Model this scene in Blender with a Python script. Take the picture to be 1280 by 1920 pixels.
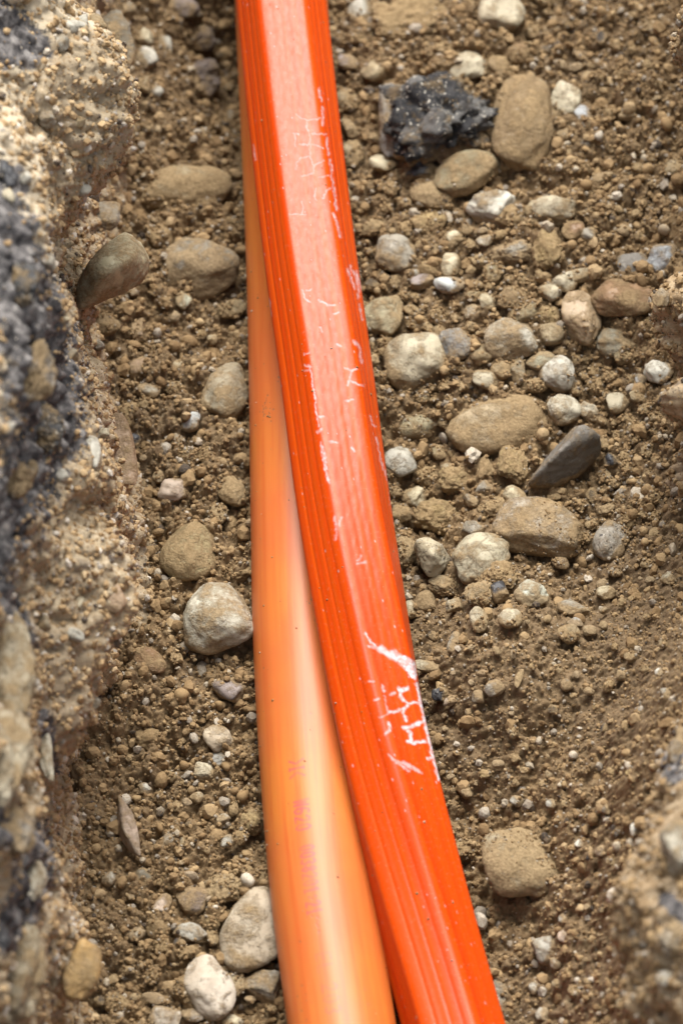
import bpy, bmesh, math
import numpy as np
from mathutils import Vector

S = bpy.context.scene
for o in list(bpy.data.objects):
    bpy.data.objects.remove(o)

# ------------------------------------------------------------------ camera
TH = math.radians(58.0)          # pitch below the horizon
D = 2.2                          # metres from the lens to the trench floor at mid-frame
FW = 0.34                        # metres of trench floor across the frame at that distance
cam_d = bpy.data.cameras.new('camera')
cam = bpy.data.objects.new('camera', cam_d)
S.collection.objects.link(cam)
cam.location = (0, -D * math.cos(TH), D * math.sin(TH))
cam.rotation_euler = (math.pi / 2 - TH, 0, 0)
cam_d.sensor_fit = 'VERTICAL'
cam_d.sensor_height = 36.0
cam_d.lens = 36.0 * D / (FW * 1.5)
cam_d.clip_start = 0.05
cam_d.clip_end = 300
cam_d.dof.use_dof = True
cam_d.dof.focus_distance = 2.145
cam_d.dof.aperture_fstop = 7.4
S.camera = cam

# ------------------------------------------------------------------ sky, sun, exposure
SUN_EL, SUN_AZ = 57.0, 3.0     # degrees; azimuth from straight ahead (+Y), negative = to the left
W = bpy.data.worlds.new('World')
S.world = W
W.use_nodes = True
wn = W.node_tree.nodes
wl = W.node_tree.links
wn.clear()
sky = wn.new('ShaderNodeTexSky')
sky.sky_type = 'NISHITA'
sky.sun_disc = False
sky.sun_elevation = math.radians(SUN_EL)
sky.sun_rotation = math.radians(SUN_AZ)
sky.air_density = 1.0
sky.dust_density = 4.0
hs = wn.new('ShaderNodeHueSaturation')
hs.inputs['Saturation'].default_value = 0.30   # overcast: a nearly neutral sky
bgn = wn.new('ShaderNodeBackground')
bgn.inputs['Strength'].default_value = 0.09
wo = wn.new('ShaderNodeOutputWorld')
wl.new(sky.outputs[0], hs.inputs['Color'])
wl.new(hs.outputs[0], bgn.inputs['Color'])
wl.new(bgn.outputs[0], wo.inputs['Surface'])
sun_d = bpy.data.lights.new('sun', 'SUN')
sun_d.energy = 2.35
sun_d.angle = math.radians(38)
sun_d.color = (1.0, 0.985, 0.955)
sun = bpy.data.objects.new('sun', sun_d)
S.collection.objects.link(sun)
el, az = math.radians(SUN_EL), math.radians(SUN_AZ)
sdir = Vector((math.cos(el) * math.sin(az), math.cos(el) * math.cos(az), math.sin(el)))
sun.rotation_euler = (-sdir).to_track_quat('-Z', 'Y').to_euler()
sun.location = sdir * 5
S.view_settings.view_transform = 'Standard'
S.view_settings.look = 'None'
S.view_settings.gamma = 1
S.view_settings.use_curve_mapping = False
S.view_settings.exposure = 1.45
S.render.engine = 'CYCLES'
S.cycles.max_bounces = 6
S.cycles.diffuse_bounces = 4
S.cycles.use_denoising = True

# ------------------------------------------------------------------ helpers
rng = np.random.default_rng(11)
K = FW / 1280 / D
CAM = np.array(cam.location)
FWD = np.array([0, math.cos(TH), -math.sin(TH)])
UPV = np.array([0, math.sin(TH), math.cos(TH)])


def at(px, py, z):
    """Where the sight line of a spot in the photograph meets height z."""
    d = FWD + np.array([1, 0, 0]) * (px - 640) * K + UPV * (960 - py) * K
    t = (z - CAM[2]) / d[2]
    return CAM + d * t


def to_px(P):
    q = P - CAM
    dep = q @ FWD
    return 640 + q[..., 0] / dep / K, 960 - (q @ UPV) / dep / K


def depth_at(P):
    return float((np.asarray(P) - CAM) @ FWD)


def hsh(ix, iy, iz, seed):
    h = (ix.astype(np.int64) * 374761393 + iy.astype(np.int64) * 668265263 + iz.astype(np.int64) * 2147483647 + seed * 1274126177) & 0xFFFFFFFF
    h = ((h ^ (h >> 13)) * 1274126177) & 0xFFFFFFFF
    h = ((h ^ (h >> 16)) * 2246822519) & 0xFFFFFFFF
    return ((h ^ (h >> 15)) & 0xFFFFFF) / float(0xFFFFFF)


def vn3(x, y, z, seed=0):
    xi, yi, zi = np.floor(x), np.floor(y), np.floor(z)
    fx, fy, fz = x - xi, y - yi, z - zi
    fx = fx * fx * fx * (fx * (fx * 6 - 15) + 10)
    fy = fy * fy * fy * (fy * (fy * 6 - 15) + 10)
    fz = fz * fz * fz * (fz * (fz * 6 - 15) + 10)
    r = 0
    for a in (0, 1):
        wa = fx if a else 1 - fx
        for b in (0, 1):
            wb = fy if b else 1 - fy
            for c in (0, 1):
                wc = fz if c else 1 - fz
                r = r + wa * wb * wc * hsh(xi + a, yi + b, zi + c, seed)
    return r * 2 - 1


def vn2(x, y, seed=0):
    c, s = math.cos(0.6 + seed), math.sin(0.6 + seed)
    x, y = c * x - s * y, s * x + c * y
    xi, yi = np.floor(x), np.floor(y)
    fx, fy = x - xi, y - yi
    fx = fx * fx * fx * (fx * (fx * 6 - 15) + 10)
    fy = fy * fy * fy * (fy * (fy * 6 - 15) + 10)
    z = np.zeros_like(xi)
    r = 0
    for a in (0, 1):
        wa = fx if a else 1 - fx
        for b in (0, 1):
            wb = fy if b else 1 - fy
            r = r + wa * wb * hsh(xi + a, yi + b, z, seed)
    return r * 2 - 1


def lumps2(x, y, L, seed):
    """Rounded lumps about L across: 0 in the gaps, up to 1 on top of a lump."""
    X, Y = x / L, y / L
    xi, yi = np.floor(X), np.floor(Y)
    best = np.zeros_like(X)
    for a in (-1, 0, 1):
        for b in (-1, 0, 1):
            cx, cy = xi + a, yi + b
            jx = cx + hsh(cx, cy, np.zeros_like(cx), seed)
            jy = cy + hsh(cx, cy, np.ones_like(cx), seed)
            rr = 0.35 + 0.5 * hsh(cx, cy, np.ones_like(cx) * 2, seed)
            d2 = ((X - jx) ** 2 + (Y - jy) ** 2) / (rr * rr)
            best = np.maximum(best, np.sqrt(np.clip(1 - d2, 0, 1)) * rr)
    return best / 0.85


def mesh_from(name, V, F, smooth=True):
    V = np.ascontiguousarray(V, dtype=np.float32)
    F = np.ascontiguousarray(F, dtype=np.int32)
    k = F.shape[1]
    me = bpy.data.meshes.new(name)
    me.vertices.add(len(V))
    me.vertices.foreach_set('co', V.ravel())
    me.loops.add(F.size)
    me.loops.foreach_set('vertex_index', F.ravel())
    me.polygons.add(len(F))
    me.polygons.foreach_set('loop_start', np.arange(len(F), dtype=np.int32) * k)
    me.polygons.foreach_set('use_smooth', np.full(len(F), smooth, dtype=bool))
    me.update(calc_edges=True)
    return me


def grid_faces(nr, nc, wrap=False):
    r = np.arange(nr - 1)[:, None]
    c = np.arange(nc if wrap else nc - 1)[None, :]
    c2 = (c + 1) % nc
    a = r * nc + c
    b = r * nc + c2
    return np.stack([a, b, b + nc, a + nc], -1).reshape(-1, 4)


def link(name, me, mat, parent=None, loc=None):
    o = bpy.data.objects.new(name, me)
    S.collection.objects.link(o)
    if mat:
        me.materials.append(mat)
    if parent:
        o.parent = parent
    if loc is not None:
        o.location = [float(v) for v in loc]
    return o


def tag(o, label, cat, group=None):
    o['label'] = label
    o['category'] = cat
    if group:
        o['group'] = group
    return o


def add_attr(me, name, vals):
    a = me.attributes.new(name, 'FLOAT', 'POINT')
    a.data.foreach_set('value', np.ascontiguousarray(vals, dtype=np.float32).ravel())


ICO = {}


def ico(n):
    if n not in ICO:
        bm = bmesh.new()
        bmesh.ops.create_icosphere(bm, subdivisions=n, radius=1)
        bm.verts.ensure_lookup_table()
        V = np.array([v.co[:] for v in bm.verts])
        F = np.array([[v.index for v in f.verts] for f in bm.faces])
        bm.free()
        ICO[n] = (V / np.linalg.norm(V, axis=1)[:, None], F)
    return ICO[n]


# ------------------------------------------------------------------ materials
class NT:
    def __init__(self, name):
        self.m = bpy.data.materials.new(name)
        self.m.use_nodes = True
        self.t = self.m.node_tree
        self.t.nodes.clear()
        self.out = self.t.nodes.new('ShaderNodeOutputMaterial')
        self.b = self.t.nodes.new('ShaderNodeBsdfPrincipled')
        self.t.links.new(self.b.outputs[0], self.out.inputs['Surface'])

    def n(self, kind, **kw):
        nd = self.t.nodes.new(kind)
        for k, v in kw.items():
            setattr(nd, k, v)
        return nd

    def l(self, a, b):
        self.t.links.new(a, b)

    def noise(self, vec, scale, detail=4, rough=0.55, w=None):
        nd = self.n('ShaderNodeTexNoise')
        if w is not None:
            nd.noise_dimensions = '4D'
            self.l(w, nd.inputs['W'])
        nd.inputs['Scale'].default_value = scale
        nd.inputs['Detail'].default_value = detail
        nd.inputs['Roughness'].default_value = rough
        if vec is not None:
            self.l(vec, nd.inputs['Vector'])
        return nd.outputs['Fac']

    def ramp(self, fac, stops):
        nd = self.n('ShaderNodeValToRGB')
        e = nd.color_ramp.elements
        while len(e) < len(stops):
            e.new(0.5)
        for i, (p, c) in enumerate(stops):
            e[i].position = p
            e[i].color = (c, c, c, 1) if isinstance(c, (int, float)) else (*c, 1)
        self.l(fac, nd.inputs[0])
        return nd.outputs[0]

    def mix(self, fac, a, b, mode='MIX'):
        nd = self.n('ShaderNodeMix', data_type='RGBA', blend_type=mode)
        if isinstance(fac, (int, float)):
            nd.inputs[0].default_value = fac
        else:
            self.l(fac, nd.inputs[0])
        for i, v in ((6, a), (7, b)):
            if isinstance(v, tuple):
                nd.inputs[i].default_value = (*v, 1)
            else:
                self.l(v, nd.inputs[i])
        return nd.outputs[2]

    def base(self, col, k, tint=(1.0, 0.975, 0.87)):
        self.l(self.mix(1.0, col, tuple(k * c for c in tint), 'MULTIPLY'), self.b.inputs['Base Color'])

    def math(self, op, a, b=0.0):
        nd = self.n('ShaderNodeMath', operation=op)
        for i, v in ((0, a), (1, b)):
            if isinstance(v, (int, float)):
                nd.inputs[i].default_value = v
            else:
                self.l(v, nd.inputs[i])
        return nd.outputs[0]

    def bump(self, h, strength, dist):
        nd = self.n('ShaderNodeBump')
        nd.inputs['Strength'].default_value = strength
        nd.inputs['Distance'].default_value = dist
        self.l(h, nd.inputs['Height'])
        self.l(nd.outputs[0], self.b.inputs['Normal'])


SOIL_A, SOIL_B, SOIL_C = (0.235, 0.150, 0.072), (0.37, 0.255, 0.135), (0.45, 0.335, 0.195)


def mat_soil(name, a, b, c, pale=None, dark=None):
    t = NT(name)
    co = t.n('ShaderNodeTexCoord').outputs['Object']
    n1 = t.noise(co, 28, 5, 0.6)
    n2 = t.noise(co, 420, 3, 0.6)
    c1 = t.mix(t.ramp(n1, [(0.3, 0.0), (0.7, 1.0)]), a, b)
    c2 = t.mix(t.ramp(n2, [(0.45, 0.0), (0.72, 1.0)]), c1, c)
    if pale:
        c2 = t.mix(t.ramp(t.noise(co, 19, 4, 0.7), [(0.5, 0.0), (0.62, 0.85)]), c2, pale)
    if dark:
        c2 = t.mix(t.ramp(t.noise(co, 47, 5, 0.7), [(0.61, 0.0), (0.69, 0.8)]), c2, dark)
    sp = t.ramp(t.noise(co, 900, 2, 0.5), [(0.30, 1.0), (0.36, 0.0)])
    c3 = t.mix(sp, c2, (0.07, 0.06, 0.05))
    big = t.ramp(t.noise(co, 9, 3, 0.6), [(0.35, 0.0), (0.65, 1.0)])
    c3 = t.mix(t.math('MULTIPLY', big, 0.5), c3, (0.19, 0.14, 0.095))
    if pale:
        lay = t.n('ShaderNodeAttribute', attribute_name='layer').outputs['Fac']
        c3 = t.mix(t.math('MULTIPLY', lay, 0.75), c3, (0.60, 0.53, 0.41))
        tar = t.n('ShaderNodeAttribute', attribute_name='tar').outputs['Fac']
        tn = t.noise(co, 85, 6, 0.75)
        tc_ = t.ramp(t.noise(co, 130, 4, 0.7), [(0.38, (0.035, 0.034, 0.038)), (0.52, (0.13, 0.125, 0.13)), (0.66, (0.33, 0.32, 0.32)), (0.75, (0.50, 0.47, 0.42))])
        c3 = t.mix(t.ramp(t.math('MULTIPLY', t.math('SUBTRACT', t.math('ADD', t.math('MULTIPLY', tar, 0.85), t.math('MULTIPLY', tn, 1.6)), 1.20), 9.0), [(0.0, 0.0), (1.0, 1.0)]), c3, tc_)
    t.base(c3, 0.54 if not pale else 0.84, (1.0, 0.945, 0.86))
    t.b.inputs['Roughness'].default_value = 0.92
    t.b.inputs['Specular IOR Level'].default_value = 0.25
    t.bump(t.noise(co, 1300, 3, 0.65), 0.7, 0.0008)
    return t.m


M_soil = mat_soil('soil', SOIL_A, SOIL_B, SOIL_C)
M_wall_r = mat_soil('wall_soil_brown', (0.24, 0.165, 0.09), (0.37, 0.27, 0.16), (0.50, 0.40, 0.27), pale=(0.46, 0.38, 0.27), dark=(0.12, 0.10, 0.085))
M_wall = mat_soil('wall_soil', (0.32, 0.25, 0.155), (0.46, 0.38, 0.265), (0.62, 0.54, 0.42), pale=(0.55, 0.47, 0.34), dark=(0.10, 0.085, 0.08))


def mat_crumbs(name, tint, k):
    t = NT(name)
    g = t.n('ShaderNodeNewGeometry')
    ri = g.outputs['Random Per Island']
    col = t.ramp(ri, [(0.0, (0.05, 0.045, 0.045)), (0.03, (0.05, 0.045, 0.045)), (0.035, (0.24, 0.155, 0.075)),
                      (0.40, (0.33, 0.225, 0.115)), (0.70, (0.41, 0.29, 0.155)), (0.86, (0.48, 0.36, 0.21)),
                      (0.87, (0.34, 0.31, 0.27)), (0.92, (0.44, 0.41, 0.36)), (0.965, (0.52, 0.46, 0.36)), (1.0, (0.64, 0.60, 0.53))])
    co = t.n('ShaderNodeTexCoord').outputs['Object']
    col = t.mix(t.ramp(t.noise(co, 1500, 2, 0.6), [(0.4, 0.0), (0.7, 0.6)]), col, (0.27, 0.185, 0.095))
    t.base(col, k, tint)
    t.b.inputs['Roughness'].default_value = 0.85
    t.b.inputs['Specular IOR Level'].default_value = 0.3
    t.bump(t.noise(co, 2200, 2, 0.6), 0.5, 0.0004)
    return t.m


M_crumb = mat_crumbs('crumbs', (1.0, 0.945, 0.86), 0.68)
M_gravel = mat_crumbs('fine_gravel', (1.0, 0.96, 0.88), 0.80)
M_wgrain = mat_crumbs('wall_grains', (1.0, 0.98, 0.96), 1.0)


def mat_stone(name, a, b, dust, speck=0.0, rough=0.7, veins=None, patch=None):
    t = NT(name)
    tc = t.n('ShaderNodeTexCoord').outputs['Object']
    w = t.math('MULTIPLY', t.n('ShaderNodeObjectInfo').outputs['Random'], 37.0)
    n1 = t.noise(tc, 70, 6, 0.65, w)
    col = t.mix(t.ramp(n1, [(0.33, 0.0), (0.66, 1.0)]), a, b)
    if patch:
        col = t.mix(t.ramp(t.noise(tc, 55, 3, 0.6, w), [(0.54, 0.0), (0.60, 0.9)]), col, patch)
    if veins:
        v = t.n('ShaderNodeTexVoronoi', feature='DISTANCE_TO_EDGE')
        v.inputs['Scale'].default_value = 60
        t.l(tc, v.inputs['Vector'])
        col = t.mix(t.ramp(v.outputs['Distance'], [(0.0, 0.6), (0.05, 0.0)]), col, veins)
    if speck:
        col = t.mix(t.ramp(t.noise(tc, 700, 2, 0.5, w), [(0.34, speck), (0.40, 0.0)]), col, (0.09, 0.08, 0.075))
        col = t.mix(t.ramp(t.noise(tc, 560, 2, 0.5, w), [(0.62, 0.0), (0.68, speck)]), col, (0.62, 0.58, 0.52))
    # soil clinging to the stone
    d = t.noise(tc, 90, 7, 0.72, w)
    lo = 0.61 - 0.32 * min(dust + 0.18, 1.0)
    base = t.n('ShaderNodeAttribute', attribute_name='sunk').outputs['Fac']
    d = t.math('ADD', d, t.math('MULTIPLY', base, 0.36))
    df = t.ramp(d, [(lo, 0.0), (min(lo + 0.14, 0.98), 0.9)])
    soil = t.mix(t.ramp(t.noise(tc, 600, 3, 0.6, w), [(0.35, 0.0), (0.65, 1.0)]), (0.25, 0.165, 0.08), (0.42, 0.30, 0.165))
    col = t.mix(df, col, soil)
    t.base(col, 0.66, (1.0, 0.98, 0.90))
    rg = t.math('ADD', t.math('MULTIPLY', df, 0.9 - rough), rough)
    t.l(rg, t.b.inputs['Roughness'])
    t.b.inputs['Specular IOR Level'].default_value = 0.35
    h = t.math('ADD', t.math('MULTIPLY', t.noise(tc, 800, 4, 0.65, w), t.math('ADD', t.math('MULTIPLY', df, 0.9), 0.25)), t.math('MULTIPLY', df, 0.5))
    t.bump(h, 0.8, 0.0014)
    return t.m


MS = {
    'tan': mat_stone('stone_tan', (0.40, 0.31, 0.19), (0.50, 0.41, 0.27), 0.45, 0.3),
    'beige': mat_stone('stone_beige', (0.47, 0.41, 0.30), (0.60, 0.53, 0.40), 0.25, 0.35),
    'cream': mat_stone('stone_cream', (0.55, 0.47, 0.32), (0.68, 0.60, 0.44), 0.2, 0.2),
    'white': mat_stone('stone_white', (0.57, 0.54, 0.47), (0.76, 0.73, 0.66), 0.2, 0.3),
    'grey': mat_stone('stone_grey', (0.29, 0.26, 0.215), (0.42, 0.38, 0.32), 0.3, 0.5),
    'palegrey': mat_stone('stone_pale_grey', (0.42, 0.40, 0.35), (0.55, 0.52, 0.46), 0.2, 0.3),
    'blue': mat_stone('stone_blue', (0.34, 0.36, 0.39), (0.55, 0.57, 0.61), 0.25, 0.5),
    'violet': mat_stone('stone_violet', (0.27, 0.22, 0.21), (0.38, 0.32, 0.31), 0.3, 0.2),
    'brown': mat_stone('stone_brown', (0.27, 0.185, 0.10), (0.40, 0.29, 0.165), 0.45, 0.2),
    'redbrown': mat_stone('stone_red_brown', (0.26, 0.15, 0.075), (0.37, 0.23, 0.125), 0.4, 0.15, 0.5),
    'ochre': mat_stone('stone_ochre', (0.38, 0.27, 0.12), (0.50, 0.37, 0.19), 0.55, 0.15),
    'olive': mat_stone('stone_olive', (0.30, 0.26, 0.165), (0.44, 0.38, 0.25), 0.55, 0.3),
    'pink': mat_stone('stone_pink', (0.48, 0.37, 0.29), (0.66, 0.54, 0.45), 0.3, 0.15, 0.6),
    'slate': mat_stone('stone_slate', (0.165, 0.15, 0.135), (0.27, 0.245, 0.22), 0.15, 0.3),
    'black': mat_stone('stone_black', (0.018, 0.018, 0.022), (0.06, 0.058, 0.064), 0.0, 0.25, 0.5),
    'asphalt': mat_stone('asphalt_broken', (0.012, 0.012, 0.015), (0.05, 0.049, 0.053), 0.12, 1.0, 0.92, patch=(0.15, 0.145, 0.145)),
    'crusty': mat_stone('stone_crusty', (0.42, 0.36, 0.25), (0.58, 0.51, 0.37), 0.8, 0.3),
    'rock': mat_stone('stone_conglomerate', (0.27, 0.21, 0.145), (0.40, 0.33, 0.245), 0.55, 0.6, patch=(0.66, 0.61, 0.54)),
    'quartz': mat_stone('stone_quartz', (0.60, 0.62, 0.52), (0.82, 0.84, 0.75), 0.45, 0.0, 0.45),
    'cracked': mat_stone('stone_cracked', (0.46, 0.41, 0.30), (0.60, 0.55, 0.42), 0.3, 0.3, veins=(0.20, 0.15, 0.09)),
    'clod': mat_stone('clod_soil', (0.28, 0.19, 0.095), (0.40, 0.29, 0.155), 0.85, 0.2, 0.9),
    'bluewhite': mat_stone('stone_blue_white', (0.46, 0.48, 0.49), (0.66, 0.68, 0.69), 0.25, 0.3),
    'bluedark': mat_stone('stone_blue_dark', (0.20, 0.21, 0.225), (0.38, 0.39, 0.40), 0.35, 0.8),
    'bluegrain': mat_stone('stone_blue_grain', (0.32, 0.31, 0.29), (0.47, 0.45, 0.42), 0.2, 0.8),
    'bluecrust': mat_stone('stone_blue_crust', (0.27, 0.27, 0.25), (0.46, 0.45, 0.42), 0.7, 0.7),
    'brownblue': mat_stone('stone_brown_blue', (0.19, 0.15, 0.12), (0.30, 0.25, 0.21), 0.5, 0.2),
    'beigeclean': mat_stone('stone_beige_clean', (0.48, 0.41, 0.29), (0.60, 0.53, 0.40), 0.08, 0.7),
    'beigedust': mat_stone('stone_beige_dust', (0.46, 0.41, 0.31), (0.60, 0.54, 0.42), 0.5, 0.4),
    'bigbeige': mat_stone('stone_beige_smooth', (0.46, 0.37, 0.27), (0.62, 0.54, 0.43), 0.3, 0.2),
    'clodred': mat_stone('clod_rust', (0.30, 0.18, 0.085), (0.38, 0.26, 0.13), 0.6, 0.2, 0.9),
    'crustywhite': mat_stone('stone_crusty_white', (0.47, 0.43, 0.35), (0.68, 0.64, 0.56), 0.5, 0.3),
    'whitecrust': mat_stone('stone_white_crust', (0.55, 0.50, 0.40), (0.72, 0.67, 0.56), 0.35, 0.5),
    'whitedust': mat_stone('stone_white_dust', (0.58, 0.54, 0.43), (0.78, 0.74, 0.64), 0.38, 0.3),
    'whitespeck': mat_stone('stone_white_speck', (0.50, 0.47, 0.42), (0.66, 0.62, 0.56), 0.15, 0.9),
    'greyspeck': mat_stone('stone_grey_speck', (0.29, 0.26, 0.22), (0.46, 0.42, 0.37), 0.3, 1.0),
    'olivecream': mat_stone('stone_olive_cream', (0.42, 0.37, 0.24), (0.60, 0.54, 0.38), 0.42, 0.2, 0.5),
    'olivegrey': mat_stone('stone_olive_grey', (0.27, 0.26, 0.20), (0.42, 0.40, 0.33), 0.45, 0.3),
    'orange': mat_stone('stone_orange', (0.44, 0.27, 0.10), (0.55, 0.37, 0.17), 0.35, 0.1),
    'pinkbeige': mat_stone('stone_pink_beige', (0.50, 0.40, 0.29), (0.60, 0.50, 0.38), 0.12, 0.3),
    'pinkbrown': mat_stone('stone_pink_brown', (0.38, 0.26, 0.165), (0.50, 0.36, 0.25), 0.3, 0.1, 0.45),
    'pinkwhite': mat_stone('stone_pink_white', (0.55, 0.46, 0.37), (0.74, 0.66, 0.57), 0.3, 0.2),
    'quartzgreen': mat_stone('stone_pale_green', (0.45, 0.44, 0.33), (0.62, 0.62, 0.50), 0.3, 0.2, 0.5),
    'redtan': mat_stone('stone_peach_brown', (0.42, 0.29, 0.17), (0.56, 0.43, 0.29), 0.3, 0.2, 0.5),
    'rockgrey': mat_stone('stone_grey_brown', (0.26, 0.23, 0.19), (0.52, 0.47, 0.38), 0.35, 0.8),
    'rockpale': mat_stone('stone_pale_rock', (0.36, 0.30, 0.21), (0.58, 0.51, 0.39), 0.6, 0.5),
    'palebank': mat_stone('bank_pale', (0.46, 0.39, 0.28), (0.62, 0.55, 0.43), 0.45, 0.6, 0.9),
    'asphaltdark': mat_stone('asphalt_dark', (0.03, 0.03, 0.034), (0.12, 0.118, 0.12), 0.3, 1.0, 0.8),
    'asphaltgrey': mat_stone('asphalt_weathered', (0.09, 0.088, 0.092), (0.28, 0.27, 0.27), 0.5, 0.9, 0.8, patch=(0.45, 0.42, 0.37)),
    'shard': mat_stone('stone_shard', (0.42, 0.31, 0.24), (0.60, 0.49, 0.41), 0.45, 0.1, 0.8),
    'slabtan': mat_stone('stone_slab_tan', (0.38, 0.29, 0.18), (0.52, 0.42, 0.28), 0.45, 0.2),
    'slateolive': mat_stone('stone_dark_olive', (0.17, 0.155, 0.12), (0.27, 0.245, 0.20), 0.3, 0.3),
    'slatepale': mat_stone('stone_slate_pale', (0.32, 0.31, 0.30), (0.46, 0.45, 0.44), 0.25, 0.6),
    'tandust': mat_stone('stone_tan_dust', (0.37, 0.29, 0.18), (0.48, 0.39, 0.25), 0.65, 0.3),
    'violetcrust': mat_stone('stone_violet_crust', (0.24, 0.19, 0.175), (0.34, 0.28, 0.25), 0.65, 0.3),
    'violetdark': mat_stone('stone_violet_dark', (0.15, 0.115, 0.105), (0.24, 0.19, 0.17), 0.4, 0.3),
    'yellow': mat_stone('stone_yellow', (0.46, 0.37, 0.19), (0.60, 0.51, 0.30), 0.55, 0.2),
}

# ------------------------------------------------------------------ trench floor
Y0, Y1 = -2.6, 4.2
TOPZ = 0.30


def g_smooth(x, y):
    """Broad shape of the trench floor."""
    z = 0.006 * vn2(x / 0.09, y / 0.09, 3) + 0.0035 * vn2(x / 0.035, y / 0.035, 4)
    z = z + 0.05 * np.clip((np.abs(x - 0.01) - 0.11) / 0.09, 0, 1) ** 1.6
    z = z + 0.030 * np.exp(-(((x - 0.078) / 0.04) ** 2 + ((y + 0.100) / 0.05) ** 2)) + 0.10 * np.clip((x - 0.075) / 0.08, 0, 1.2) ** 1.4 * np.clip((-0.05 - y) / 0.14, 0, 1)
    z = z + 0.016 * np.exp(-(((x - 0.125) / 0.05) ** 2 + ((y - 0.22) / 0.12) ** 2))
    z = z - 0.046 * np.exp(-(((x + 0.055) / 0.036) ** 2 + ((y - 0.30) / 0.10) ** 2))
    z = z - 0.016 * np.exp(-(((x - 0.040) / 0.02) ** 2 + ((y + 0.02) / 0.12) ** 2))
    e = np.clip(np.maximum((Y0 + 0.5 - y), (y - Y1 + 0.5)) / 0.4, 0, 1)
    return z + 0.36 * e


def g_full(x, y):
    z = g_smooth(x, y)
    fine = np.exp(-(((x - 0.10) / 0.075) ** 2 + ((y + 0.10) / 0.085) ** 2) ** 2)      # the fine sandy mound
    rough = 1 - 0.7 * fine
    m1 = 0.5 + 0.5 * vn2(x / 0.05, y / 0.05, 21)
    m2 = 0.5 + 0.5 * vn2(x / 0.03, y / 0.03, 22)
    z = z + 0.0105 * lumps2(x, y, 0.017, 5) * m1 * rough
    z = z + 0.0058 * rough * lumps2(x + 0.002 * vn2(x / 0.006, y / 0.006, 9), y, 0.0075, 6) * (0.35 + 0.65 * m2)
    z = z + 0.0032 * lumps2(x, y, 0.0038, 7)
    z = z + 0.0018 * lumps2(x, y, 0.0019, 8)
    z = z + 0.0022 * vn2(x / 0.011, y / 0.011, 10) + 0.0012 * vn2(x / 0.0045, y / 0.0045, 12)
    return z


def axis(lo, c0, c1, hi, step):
    core = np.arange(c0, c1, step)
    out, s, v = [], step, core[-1]
    while v < hi:
        s *= 1.18
        v += s
        out.append(min(v, hi))
    pre, s, v = [], step, c0
    while v > lo:
        s *= 1.18
        v -= s
        pre.append(max(v, lo))
    return np.concatenate([pre[::-1], core, out])


gx = axis(-0.30, -0.20, 0.205, 0.30, 0.0006)
gy = axis(Y0, -0.36, 0.45, Y1, 0.0006)
GX, GY = np.meshgrid(gx, gy)
GZ = g_full(GX.ravel(), GY.ravel())
me = mesh_from('ground', np.stack([GX.ravel(), GY.ravel(), GZ], 1), grid_faces(len(gy), len(gx)))
o = link('ground', me, M_soil)
o['kind'] = 'structure'


def ground_hit(px, py, lift=0.0):
    z = 0.0
    for _ in range(5):
        P = at(px, py, z + lift)
        z = float(g_smooth(P[0:1], P[1:2])[0]) + 0.0075
    return at(px, py, z + lift), z


# ------------------------------------------------------------------ trench walls
def spline(xs, ys, q):
    xs, ys = np.array(xs, float), np.array(ys, float)
    k = np.clip(np.searchsorted(xs, q) - 1, 0, len(xs) - 2)
    t = np.clip((q - xs[k]) / (xs[k + 1] - xs[k]), 0, 1)
    m = np.gradient(ys, xs)
    h = xs[k + 1] - xs[k]
    return ((2 * t**3 - 3 * t**2 + 1) * ys[k] + (t**3 - 2 * t**2 + t) * h * m[k] + (-2 * t**3 + 3 * t**2) * ys[k + 1] + (t**3 - t**2) * h * m[k + 1])


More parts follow.
